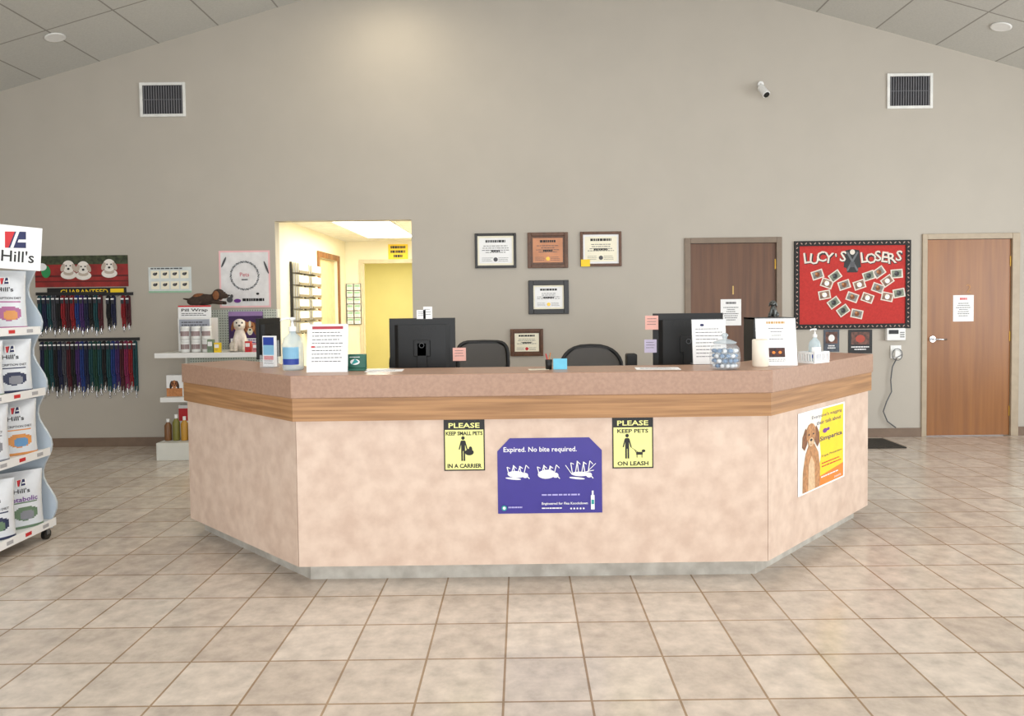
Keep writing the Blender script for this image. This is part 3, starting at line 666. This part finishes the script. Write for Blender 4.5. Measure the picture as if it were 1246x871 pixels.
# glass jar with candies
x,y,z=ct(882,449); e=thing("candy_jar",T(x,y,z),"round glass jar with lid holding wrapped mints","glass jar")
gl=M("jar_glass",(225,234,238),.03,var=.005,alpha=.2)
G().lathe([(.0,.0),(.055,.0),(.072,.012),(.076,.06),(.070,.105),(.052,.125),(.049,.125)],gl,28).build("jar",parent=e)
g=G(); g.lathe([(.0,.127),(.056,.127),(.058,.134),(.03,.146),(.010,.15),(.012,.158),(.018,.168),(.010,.178),(0,.18)],M("lid_glass",(190,202,208),.05,alpha=.5),24); g.build("lid",parent=e)
cp=[None,None]; cm=[M("candy_white",(226,230,234),.25,var=.02),M("candy_blue",(92,128,168),.25)]
for L in range(4):
    for (rr,n) in ((0,1),(.0275,6),(.053,12)):
        if L==0 and rr>.05: rr=.050
        for i in range(n):
            a=2*math.pi*(i+.5*(L%2))/n; k=0 if random.random()<.6 else 1
            mm=T(x+rr*math.cos(a),y+rr*math.sin(a),z+.0185+L*.0245)@RZ(random.random()*360)@RX(random.random()*50)
            if cp[k] is None:
                g=G(); g.ell((0,0,0),(.0125,.0105,.0105),cm[k],10,7); g.lathe([(.001,.010),(.006,.0125)],cm[k],6,RY(90)); 
                cp[k]=g.build("wrapped_candy",mm,label=["white wrapped mint in the glass jar","blue wrapped mint in the glass jar"][k],cat="candy",group="wrapped mints in the glass jar")
            else: dup(cp[k],mm)
# candle
x,y,z=ct(925,446); e=thing("candle",T(x,y,z),"white cylindrical candle in frosted glass holder","candle")
G().lathe([(0,0),(.037,0),(.04,.004),(.04,.135),(.036,.14),(.034,.128),(0,.126)],M("wax_cream",(240,230,212),.4,var=.02),24).build("wax",parent=e)
G().cyl((0,0,.126),(.001,0,.138),.0015,black,n=6).build("wick",parent=e)
# white basket
x,y,z=ct(990,441); e=thing("plastic_basket",T(x,y,z)@RZ(38),"white slotted plastic basket on the counter","basket")
g=G(); w,dp,hh=.155,.095,.06
g.box(-w/2,-dp/2,0,w/2,dp/2,.003,wplast)
for (z0,z1) in ((.003,.012),(.05,.06)):
    g.box(-w/2,-dp/2,z0,w/2,-dp/2+.003,z1,wplast).box(-w/2,dp/2-.003,z0,w/2,dp/2,z1,wplast).box(-w/2,-dp/2,z0,-w/2+.003,dp/2,z1,wplast).box(w/2-.003,-dp/2,z0,w/2,dp/2,z1,wplast)
for i in range(12):
    xx=-w/2+w*i/11; xx=max(-w/2,xx-.004)
    for yy in (-dp/2,dp/2-.003): g.box(xx,yy,.01,xx+.006,yy+.003,.052,wplast)
for i in range(7):
    yy=-dp/2+(dp-.006)*i/6
    for xx in (-w/2,w/2-.003): g.box(xx,yy,.01,xx+.003,yy+.006,.052,wplast)
g.build("basket_body",parent=e)
sb.matrix_world=T(x+.01,y+.01,z+.0045)@SC(.6,.6,.66)
# ================================================================ DESK ITEMS
DZ=.7405
def monitor(x,y,rot,w,h,ztop_,label):
    e=thing("computer_monitor",T(x,y,DZ)@RZ(rot),label,"computer monitor","computer monitors on the work desk"); zt=ztop_-DZ; zb=zt-h
    G().prism([(-.11,-.09),(.11,-.09),(.13,.0),(.11,.09),(-.11,.09),(-.13,0)],0,.015,bplast).build("base",parent=e,bevel=.005)
    g=G(); g.box(-.03,-.035,.015,.03,-.015,zb+h*.55,bplast); g.box(-.05,-.035,zb+h*.3,.05,-.02,zb+h*.6,bplast); g.build("stand_neck",parent=e,bevel=.004)
    g=G(); g.box(-w/2,.0,zb,w/2,.022,zt,bplast); g.prism([(-w*.36,-.02),(w*.36,-.02),(w*.42,0),(-w*.42,0)],zb+.03,zt-.04,bplast)
    for i in range(9): g.box(-w*.2+i*w*.05-.003,-.0205,zt-.075,-w*.2+i*w*.05+.003,-.0195,zt-.05,black)
    g.build("housing",parent=e,bevel=.004)
    G().box(-w/2+.015,.0222,zb+.02,w/2-.015,.0235,zt-.015,M("screen_dark",(14,18,26),.15)).build("screen",parent=e)
    g=G(); g.tube([(.014*math.cos(t),-.0365,.014*math.sin(t)+zb+h*.5) for t in [2*math.pi*i/16 for i in range(16)]],.0016,gplast,6,closed=True); g.build("logo",parent=e)
    return e
x,_=onY(514,420,4.35); monitor(x,4.35,0,.40,.33,onY(514,387,4.35)[1],"black flat computer monitor seen from behind")
x,_=onY(837,420,4.36); monitor(x,4.36,-6,.42,.34,onY(837,381,4.36)[1],"black computer monitor beside a paper flyer")
x,_=onY(329,420,4.85); monitor(x,4.85,82,.30,.27,onY(331,387,4.85)[1],"black computer monitor turned sideways")
def sticky(x0,y0,x1,y1,Y,mt,label):
    X,Z=onY((x0+x1)/2,(y0+y1)/2,Y); k=Y/FPX; F=Flat((x1-x0)*k,(y1-y0)*k,mt,.001); F.lines(.15,.2,.85,.8,3,ink,.2); F.build("sticky_note",WM(X,Y,Z),label=label,cat="sticky note")
pnk=M("note_pink",(232,176,164),.6); blu=M("note_cyan",(110,195,225),.6)
sticky(551,423,567,439,4.345,pnk,"pink sticky note on a monitor edge"); sticky(785,384,801,401,4.37,pnk,"peach sticky note on a monitor edge"); sticky(784,413,799,429,4.37,M("note_lilac",(200,190,215),.6),"lilac sticky note on a monitor edge")
sticky(507,377,518,388,4.349,white,"white paper note on top of monitor"); sticky(515,373,526,388,4.349,white,"white paper note on top of monitor")
x,y=onZ(682,450,ZT); F=Flat(.07,.055,blu,.001); F.build("sticky_note",T(x,y+.02,ZT+.0286)@FW,label="cyan sticky note leaning at counter edge",cat="sticky note")
x,y=onZ(668,450,ZT); g=G(); g.lathe([(0,0),(.016,0),(.018,.05),(.0,.05)],bplast,12); 
e=thing("pen_cup",T(x,y+.03,ZT+.0005),"small black pen cup with pens on counter","pen cup"); g.build("cup",parent=e)
G().cyl((0,0,.04),(.01,0,.085),.003,tan,n=6).build("pen",parent=e); G().cyl((-.004,.004,.04),(-.014,.004,.08),.003,red,n=6).build("pen",parent=e)
# desk speaker
x,z=onY(768,447,4.4); e=thing("desk_speaker",T(x,4.4,DZ),"small black desktop speaker on the work desk","speaker")
hh=onY(768,430,4.4)[1]-DZ; G().box(-.033,-.04,0,.033,.04,hh,bplast).build("cabinet",parent=e,bevel=.01); G().cyl((0,.041,hh*.7),(0,.044,hh*.7),.024,gplast,n=18).build("speaker_cone",parent=e)
# file tower with figurine
tx,_=onY(935,400,4.66); tz=onY(941,386,4.66)[1]; e=thing("file_organizer",T(tx,4.66,DZ),"tall black file organizer on the work desk","file organizer")
hh=tz-DZ; g=G(); g.box(-.13,-.1,0,-.12,.1,hh,bplast).box(.12,-.1,0,.13,.1,hh,bplast).box(-.12,.09,0,.12,.1,hh,bplast).box(-.13,-.1,hh-.01,.13,.1,hh,bplast)
for i in range(5): g.box(-.12,-.1,i*hh/5.2,.12,.09,i*hh/5.2+.008,bplast)
g.build("cabinet",parent=e)
for i in range(5): G().box(-.11,-.09,i*hh/5.2+.009,.11,.08,i*hh/5.2+.04,cream).build("paper_stack",parent=e)
# dogs
def dog(Mx,label,name,cat,body,ear,nose,sc,lying=False,rem=.007,group=None):
    e=thing(name,Mx@SC(sc,sc,sc),label,cat,group)
    g=G()
    if not lying:
        g.ell((0,.02,.10),(.062,.07,.10),body,rot=RX(-14)); g.ell((0,-.02,.15),(.05,.05,.07),body); g.ell((0,-.03,.25),(.058,.06,.055),body); g.ell((0,-.085,.235),(.03,.035,.026),body)
        g.cyl((-.03,-.05,.15),(-.035,-.07,.02),.02,body,r1=.017); g.cyl((.03,-.05,.15),(.035,-.07,.02),.02,body,r1=.017)
        for s in (-1,1): g.ell((s*.037,-.085,.017),(.022,.032,.016),body); g.ell((s*.062,.03,.05),(.034,.06,.046),body); g.ell((s*.07,-.04,.016),(.022,.042,.015),body)
        g.cyl((0,.085,.03),(0,.14,.07),.014,body,r1=.008); g.cyl((0,-.02,.17),(0,-.03,.24),.035,body)
    else:
        g.ell((.03,0,.05),(.12,.055,.05),body); g.ell((-.1,-.01,.095),(.052,.05,.048),body); g.ell((-.145,-.03,.08),(.033,.028,.024),body); g.cyl((-.04,0,.055),(-.1,-.01,.09),.04,body,r1=.03)
        for s in (-1,1): g.cyl((-.06,s*.04,.03),(-.15,s*.045-.005,.018),.018,body,r1=.016); g.ell((.11,s*.04,.035),(.045,.028,.035),body); g.ell((.07,s*.06,.015),(.045,.018,.014),body)
        g.cyl((.14,0,.05),(.2,.02,.06),.013,body,r1=.008)
    g.build("body",parent=e,remesh=rem)
    if not lying:
        for s in (-1,1): G().ell((s*.058,-.03,.235),(.014,.03,.045),ear,rot=RY(s*-12)).build("ear",parent=e)
        G().ell((0,-.119,.243),(.012,.008,.008),nose).build("nose",parent=e)
        for s in (-1,1): G().ell((s*.024,-.083,.268),(.007,.005,.008),black).build("eye",parent=e)
        G().ell((0,.055,.14),(.05,.045,.06),ear).build("back_patch",parent=e)
    else:
        for s in (-1,1): G().ell((-.095,s*.048-.01,.085),(.028,.012,.04),ear).build("ear",parent=e)
        G().ell((-.178,-.036,.085),(.008,.011,.008),nose).build("nose",parent=e)
        for s in (-1,1): G().ell((-.142,s*.022-.018,.11),(.005,.006,.006),black).build("eye",parent=e)
        G().ell((.06,0,.078),(.06,.045,.028),ear).build("back_patch",parent=e)
    return e
pew=M("pewter",(90,92,90),.35,metal=.6,var=.2,scale=40); tx2,_=onY(941,380,4.63)
dog(T(tx2,4.63,tz+.001)@RZ(-30),"small pewter dog figurine sitting on a file organizer","dog_figurine","figurine",pew,pew,pew,.36,rem=.009)
# chairs
meshm=M("chair_mesh_grey",(74,74,76),.8,var=.1,scale=200,alpha=.62); fab=M("chair_fabric",(28,28,30),.85,var=.15,scale=90)
def chair(x,y,rot,w,ztp,arch,label):
    e=thing("office_chair",T(x,y,0)@RZ(rot),label,"office chair","office chairs behind the desk")
    for i in range(5):
        a=rad(72*i+18); c,s=math.cos(a),math.sin(a)
        G().tube([(0,0,.11),(c*.14,s*.14,.095),(c*.27,s*.27,.07)],.018,bplast,8).build("leg",parent=e)
        G().cyl((c*.28-.02*s,s*.28+.02*c,.028),(c*.28+.02*s,s*.28-.02*c,.028),.027,bplast).cyl((c*.28,s*.28,.03),(c*.28,s*.28,.075),.008,bplast,n=8).build("caster",parent=e)
    G().cyl((0,0,.08),(0,0,.42),.025,gplast).build("gas_column",parent=e)
    pts=[(.24*math.cos(t),.23*math.sin(t)) for t in [2*math.pi*i/24 for i in range(24)]]
    G().prism(pts,.42,.50,fab).build("seat",parent=e,bevel=.02)
    out=[]; hw=w/2; zb=.6; zt=ztp
    n=14
    for i in range(n+1):
        t=math.pi*i/n; out.append((hw*math.copysign(abs(math.cos(t))**(.35 if not arch else .75),math.cos(t)),zt-.16+.16*math.sin(t)**(.5 if not arch else 1)))
    out+= [(-hw*.9,zb+.05),(-hw*.6,zb),(hw*.6,zb),(hw*.9,zb+.05)]
    bm=T(0,.25,0)
    G().tube([(q[0],.05*(1-(q[0]/hw)**2),q[1]) for q in out],.015,bplast,8,closed=True,Mx=bm).build("back_frame",parent=e)
    G().prism(out,-.001,.001,meshm,bm@T(0,.02,0)@RX(90)).build("back_mesh",parent=e,label="grey mesh panel")
    G().tube([(0,.12,.43),(0,.27,.46),(0,.31,.62),(0,.305,.75)],.02,bplast,8).build("back_support",parent=e)
    for s in (-1,1):
        G().tube([(s*.2,.05,.45),(s*.28,.05,.46),(s*.29,.05,.6),(s*.28,.05,.67)],.014,bplast,8).build("arm_post",parent=e)
        G().box(s*.28-.035,-.1,.67,s*.28+.035,.12,.695,bplast).build("armrest",parent=e,bevel=.01)
x,z=onY(587,416,5.35); chair(x,5.1,0,.38,z,False,"black mesh office chair with square backrest")
x,z=onY(719,421,5.35); chair(x+.02,5.1,4,.46,z,True,"black mesh office chair with rounded backrest")
x,z=onY(452,419,5.2); chair(x-.02,5.1,-62,.42,z,True,"black office chair turned sideways")
# ================================================================ SHELF UNIT
SX0=onY(190,430,6.5)[0]; SX1=PL+.04; 
met=M("shelf_white_metal",(218,218,210),.45,var=.02); peg=dotmat("pegboard",(196,202,192),(90,96,92),40,.22)
sz1=onY(200,430,6.5)[1]; sz2=onY(210,484,6.55)[1]; sz0=.16
e=thing("shelf_unit",T((SX0+SX1)/2,6.8,0),"white metal gondola shelf with pegboard back","shelf unit")
G().box(SX0+.02,7.10,0,SX1,7.13,1.36,peg).build("pegboard",parent=e,world=True)
G().box(SX0,6.45,.0,SX1,7.10,sz0,met).build("base",parent=e,world=True,bevel=.004)
for (zz,yf) in ((sz1,6.48),(sz2,6.56)):
    g=G(); g.box(SX0,yf,zz-.03,SX1,7.10,zz,met); g.box(SX0,yf-.012,zz-.04,SX1,yf-.001,zz+.004,wplast); g.build("shelf",parent=e,world=True)
for xx in (SX0,SX1-.02): G().box(xx,7.06,0,xx+.018,7.099,1.36,met).build("upright",parent=e,world=True)
def sh(px,Y): return onY(px,420,Y)[0]
def prod(x,y,z,w,d,h,base,fn,name,label,cat,group=None,rot=0):
    e=thing(name,T(x,y,z+.001)@RZ(rot),label,cat,group); G().box(-w/2,-d/2,0,w/2,d/2,h,base).build("carton",parent=e,bevel=.002)
    F=Flat(w*.98,h*.98,base,.0008); fn(F); F.build("printed_front",T(0,-d/2-.0002,h/2)@FW,parent=e); return e
def fpill(F): F.rect(0,0,1,.12,red); F.text("Pill Wrap",.5,.4,.3,black,wf=.8,off=.02); F.lines(.1,.62,.9,.9,2,ink,.4)
def fdisp(F): F.rect(.03,.03,.97,.45,M("card_greyblue",(160,164,176),.5)); F.lines(.1,.1,.9,.35,3,ink,.4)
xq=sh(239,6.75); w=40*6.75/FPX
prod(xq,6.8,sz1,w,.16,onY(239,387,6.75)[1]-sz1,wplast,fdisp,"display_box","white counter display box behind treat tubs","display box")
pz=onY(239,387,6.75)[1]; ptz=onY(239,372,6.75)[1]
F=Flat(w,ptz-pz,white,.004); fpill(F); F.build("header_card",WM(xq,6.735,(pz+ptz)/2+.003),label="white header card reading pill wrap",cat="sign")
tp=None
for i in range(6):
    px=226+(i%3)*13; row=i//3; X=sh(px,6.62); mm=T(X,6.62,sz1+.001+row*.121)
    if tp is None:
        tp=thing("treat_tub",mm,"white plastic tub of pill wrap treats","tub","treat tubs on the shelf")
        G().lathe([(0,0),(.04,0),(.042,.005),(.042,.09),(.038,.095)],wplast,18).build("tub_body",parent=tp); G().lathe([(.0425,.096),(.0425,.118),(0,.12)],wplast,18).build("lid",parent=tp)
        g=G()
        for j in range(8):
            a0=rad(-160+j*17.5);a1=rad(-160+(j+1)*17.5); q=.0424
            g.add([(q*math.cos(a0),q*math.sin(a0),.03),(q*math.cos(a1),q*math.sin(a1),.03),(q*math.cos(a1),q*math.sin(a1),.075),(q*math.cos(a0),q*math.sin(a0),.075)],[(0,1,2,3)],M("label_taupe",(150,130,130),.5))
        g.build("label",parent=tp)
    else: dup(tp,mm)
fw=M("plush_white",(222,212,200),.95,var=.08,scale=60,bump=.3); fb=M("plush_brown",(128,82,52),.95,var=.15,scale=60,bump=.3); fdk=M("plush_dark",(60,46,38),.95,var=.2,scale=60,bump=.3)
prod(xq,6.82,pz,.12,.08,ptz-pz,wplast,lambda F:None,"support_box","small white carton under the plush dog","box")
dog(T(sh(252,6.8),6.82,ptz+.003)@RZ(180),"brown and white plush dog lying on display box","plush_dog","stuffed toy",fdk,fb,black,1.1,lying=True)
dog(T(sh(288,6.6),6.68,sz1+.001)@RZ(20),"white and brown plush puppy sitting on shelf","plush_dog","stuffed toy",fw,fb,black,1.0)
X=sh(297,7.0); z0=sz1+.002; z1=onY(296,379,7.0)[1]; w=42*7.0/FPX
F=Flat(w,z1-z0,M("card_purple",(62,34,84),.5,var=.2,scale=10),.004); F.rect(.0,0,1,.12,M("card_lilac",(150,120,170),.5)); F.ell(.35,.38,.22,.16,orange); dogart(F,.62,.42,.3,tan,brown,cream,black); F.rect(.05,.72,.95,.9,white); F.lines(.1,.75,.9,.88,2,purple,.5)
F.build("advert_card",WM(X,7.06,(z0+z1)/2),label="purple advertising card with a puppy picture",cat="advert card")
for i,(px,c,h,lab) in enumerate(((262,M("box_sage",(120,140,112),.6),.12,"small sage green gift box on shelf"),(270,yellow,.09,"small yellow treat packet on shelf"),(307,red,.1,"small red treat box on shelf"),(316,M("box_rose",(206,120,130),.6),.08,"small rose coloured treat box on shelf"))):
    prod(sh(px,6.62),6.53,sz1,.05,.05,h,c,lambda F:(F.rect(.1,.15,.9,.5,white),F.lines(.15,.6,.85,.85,2,ink,.4)) and None,"treat_box",lab,"box")
prod(sh(214,6.68),6.68,sz2,.15,.1,.2,white,lambda F:(F.rect(.0,.6,1,1,tan),dogart(F,.5,.4,.4,brown,fdk,tan,black)) and None,"food_box","white and tan pet product box on lower shelf","box")
for i in range(4):
    X=sh(203+i*10,6.6); c=[M("bottle_brown",(120,80,44),.4),M("bottle_olive",(120,116,50),.4),M("bottle_amber",(190,140,50),.4),M("bottle_brown")][i]; h=[.2,.24,.22,.2][i]
    e=thing("shampoo_bottle",T(X,6.58,sz0+.001),["brown shampoo bottle with white cap","olive shampoo bottle with white cap","amber shampoo bottle with white cap","brown shampoo bottle with white cap"][i],"bottle","bottles on the shelf base")
    G().lathe([(0,0),(.03,0),(.032,.01),(.032,h*.7),(.012,h*.85)],c,14).build("bottle_body",parent=e); G().lathe([(.014,h*.85),(.014,h),(0,h)],wplast,12).build("cap",parent=e)
prod(sh(224,6.75),6.82,sz0,.16,.1,.3,white,lambda F:(F.rect(0,.1,1,.5,red),F.lines(.1,.6,.9,.9,3,ink)) and None,"food_box","white carton with red band behind the bottles","box")
# ================================================================ ROLLING FOOD RACK
xf=lambda z: -2.85-.06*(z/1.27)
rk=thing("display_rack",T(-3.15,3.65,0),"white rolling pet food display rack with wavy ends","display rack")
lb=M("rack_paleblue",(188,200,212),.4,var=.02); shz=[.105,.535,.90,1.27]
for zz in shz:
    x1=xf(zz); g=G(); g.box(-3.40,2.96,zz-.025,x1,4.32,zz,wplast); g.build("shelf",parent=rk,world=True)
    g=G(); g.box(x1+.001,2.96,zz-.035,x1+.006,4.32,zz+.012,white)
    for k in range(9): g.box(x1+.006,3.0+k*.15,zz-.022,x1+.0075,3.05+k*.15,zz-.002,red if k%2 else M("price_grey",(170,170,175),.5))
    g.build("price_strip",parent=rk,world=True)
prof=[(-3.41,.05),(xf(0)-.03,.05)]
for i in range(1,41):
    z=.05+(1.62-.05)*i/40; prof.append((xf(z)-.02+.035*math.sin(2*math.pi*(z-.105)/.37),z))
prof.append((-3.41,1.62))
for yy in (2.945,4.321): G().prism([(a,b) for a,b in prof],-(yy+.014),-yy,lb,FW).build("side_panel",parent=rk,world=True,label="pale blue wavy side panel")
G().box(-3.41,2.96,.05,-3.401,4.32,1.62,wplast).build("back_panel",parent=rk,world=True)
for (a,b) in ((-2.88,4.27),(-2.88,3.0),(-3.35,4.27),(-3.35,3.0)):
    g=G(); g.cyl((a-.012,b,.03),(a+.012,b,.03),.03,bplast,n=18).box(a-.016,b-.012,.03,a+.016,b+.012,.079,gplast); g.build("caster",parent=rk,world=True)
hx,hz=onY(3,300,4.12)
def logo(F,u,v,s):
    k=F.w/F.h
    P=lambda q:[(u+a*s,v+b*s*k) for a,b in q]
    F.poly(P([(-.5,-.4),(.46,-.5),(.5,.42),(-.46,.5)]),navy); F.poly(P([(-.5,-.4),(-.05,-.45),(-.3,.48),(-.46,.5)]),red); F.poly(P([(.02,-.46),(.16,-.47),(-.08,.46),(-.22,.47)]),white); F.poly(P([(.14,-.02),(.48,-.06),(.49,.1),(.1,.14)]),white)
F=Flat(.37,.25,white,.02); F.text("Hill's",.70,.70,.27,black,wf=.42,off=.012); logo(F,.66,.32,.28)
hm=WM(hx,4.12,hz,36)@RZ(-4)
hd=F.g.build("header_sign",parent=rk); bpy.context.view_layer.update(); hd.matrix_local=rk.matrix_world.inverted()@hm
G().cyl((-3.3,4.25,1.27),(-3.3,4.25,hz+.05),.012,chrome).tube([(-3.3,4.25,hz),(-3.1,4.2,hz),(hx,4.145,hz)],.008,chrome).build("sign_post",parent=rk,world=True)
def bag(Mx,w,h,t,colfn,label,prints,group):
    e=thing("pet_food_bag",Mx,label,"pet food bag",group); nu,nv=24,44; g=G()
    def prf(v): return (.8+.2*min(1,v/.18)) if v<.62 else max(.04,1-((v-.62)/.38)**2.0)
    def P(u,v,s):
        x=u*w/2*(1-.05*math.sin(math.pi*v)) ; y=s*t/2*(max(0,1-abs(u)**3))**.5*prf(v); return (x,y,v*h)
    for s in (-1,1):
        for i in range(nu):
            for j in range(nv):
                u0,u1=-1+2*i/nu,-1+2*(i+1)/nu; v0,v1=j/nv,(j+1)/nv
                q=[P(u0,v0,s),P(u1,v0,s),P(u1,v1,s),P(u0,v1,s)]
                if s>0: q=q[::-1]
                g.add(q,[(0,1,2,3)],colfn((u0+u1)/2,(v0+v1)/2) if s<0 else bwh,smooth=True)
    b=[P(-1+2*i/nu,0,-1) for i in range(nu+1)]+[P(1-2*i/nu,0,1) for i in range(1,nu)]
    g.add(b,[tuple(range(len(b)-1,-1,-1))],white); g.build("bag_body",parent=e)
    for (s,cx,v,hh,ww,mt) in prints:
        gg=G(); vs,fs,x0,x1,y0,y1=textdata(s,.015); sx=ww*w/(x1-x0); sy=hh/(y1-y0); out=[]
        for q in vs:
            X=(q[0]-(x0+x1)/2)*sx+cx*w; Z=v*h+(q[1]-(y0+y1)/2)*sy; V=Z/h; U=min(.97,abs(X)/(w/2*(1-.05*math.sin(math.pi*V))))
            out.append((X,-t/2*(1-U**3)**.5*prf(V)-.003,Z))
        gg.add(out,fs,mt); gg.build("bag_lettering",parent=e)
    if h>.2:
        F=Flat(.05,.042,white,.0006); logo(F,.5,.5,.8); F.build("bag_logo",T(0,-t/2*prf(.80)-.007,h*.82)@FW@RX(-14),parent=e)
    return e
lil=M("bag_lilac",(176,104,150),.4); bor=M("bag_orange",(220,150,84),.4); bgr=M("bag_green",(104,130,104),.4); bnv=M("bag_navy",(46,54,84),.4); bwh=M("bag_white",(222,226,231),.32,var=.02,scale=25,bump=.35); bgy=M("bag_grey",(136,138,146),.4); bsk=M("bag_sky",(104,152,196),.4)
def cf(c1,c2):
    def f(u,v):
        if v<.05: return c1
        if (u-.15)**2/.30+(v-.27)**2/.016<1:
            return c2 if (u-.2)**2/.1+(v-.24)**2/.007<1 else c1
        if .475>v>.45 and abs(u)<.7: return c1
        return bwh
    return f
rows=[(.105,[(bgr,bgy,"Metabolic"),(bnv,bgr,"")],.33),(.535,[(bor,bsk,""),(bgy,bgr,"")],.32),(.90,[(bnv,bgy,""),(bgr,bgy,"")],.31),(1.27,[(lil,bor,""),(bnv,lil,"")],.34)]
labs=["white pet food bag with green lower print","white pet food bag with orange lower print","white pet food bag with navy lower print","white pet food bag with purple lower print"]
for ri,(zz,bs,hh) in enumerate(rows):
    for k,(c1,c2,tx) in enumerate(bs):
        yy=4.165-.235*k
        pr=[("Hill's",0,.68,.026,.34,black),(tx or "PRESCRIPTION DIET",.0,.53,.028 if tx else .013,.66,purple if tx else ink)]
        bag(T(xf(zz)-.105,yy,zz+.001)@RZ(48),.24,hh,.12,cf(c1,c2),labs[ri] if k==0 else "white pet food bag with dark lower print",pr,"pet food bags on the rack")
# ================================================================ CEILING DOWNLIGHTS
def ceilhit(px,py):
    d=ray(px,py); sg=-1 if d.x<0 else 1
    t=(az+SL*sg*ax-H)/(d.z+SL*sg*d.x); return d.x*t,d.y*t,H+d.z*t,sg
def downlight(x,y,sg,lit,label):
    z=ztop(x); e=thing("downlight",T(x,y,z-.002)@RY(sg*math.degrees(math.atan(SL)))@SC(.78,.78,.78),label,"ceiling light")
    G().lathe([(.075,-.001),(.11,-.001),(.11,-.008),(.095,-.012),(.075,-.008)],wplast,28).build("trim_ring",parent=e)
    G().lathe([(.074,-.006),(.05,-.003),(0,-.002)],lens if lit else M("lamp_off",(190,188,180),.5),24).build("lamp_bulb",parent=e)
for q in ((67,45),(1218,32)):
    x,y,z,sg=ceilhit(*q); downlight(x,y,sg,False,"round white recessed downlight in the sloped ceiling")
downlight(-1.25,6.45,-1,True,"round lit recessed downlight near the gable wall")
# ================================================================ LIGHTS
def area(name,loc,rot,sx,sy,e,c):
    l=bpy.data.lights.new(name,'AREA'); l.shape='RECTANGLE'; l.size=sx; l.size_y=sy; l.energy=e; l.color=c
    o=bpy.data.objects.new(name,l); bpy.context.collection.objects.link(o); o.location=loc; o.rotation_euler=[rad(a) for a in rot]; return o
for i,(a,b) in enumerate(wins): area("window_light",((a+b)/2,YB+.05,1.5),(90,0,0),b-a,2.0,106,(.93,.97,1.0))
area("window_light",(XR-.05,2.8,1.6),(90,0,90),4.8,2.2,235,(.92,.97,1.0))
def spot(loc,e,c,ang,blend=1,rad_=.08):
    l=bpy.data.lights.new("downlight_lamp",'SPOT'); l.energy=e; l.color=c; l.spot_size=rad(ang); l.spot_blend=blend; l.shadow_soft_size=rad_
    o=bpy.data.objects.new("downlight_lamp",l); bpy.context.collection.objects.link(o); o.location=loc; return o
spot((-1.25,6.4,ztop(-1.25)-.05),60,(1,.88,.66),172,1,.12)
area("ceiling_lamp",(0,2.2,ztop(0)-.5),(0,0,0),5,5,150,(1,.97,.93))
area("corridor_lamp",(-1.66,8.4,HC-.04),(0,0,0),.55,1.7,32,(1,.95,.80))
area("yellow_room_lamp",(-2.2,11.4,HC-.05),(0,0,0),1,1.2,38,(1,.96,.85))
w=bpy.data.worlds.new("world"); bpy.context.scene.world=w; w.use_nodes=True
bg=w.node_tree.nodes["Background"]; bg.inputs[0].default_value=(.85,.92,1,1); bg.inputs[1].default_value=1.0
bpy.context.scene.view_settings.view_transform='Standard'
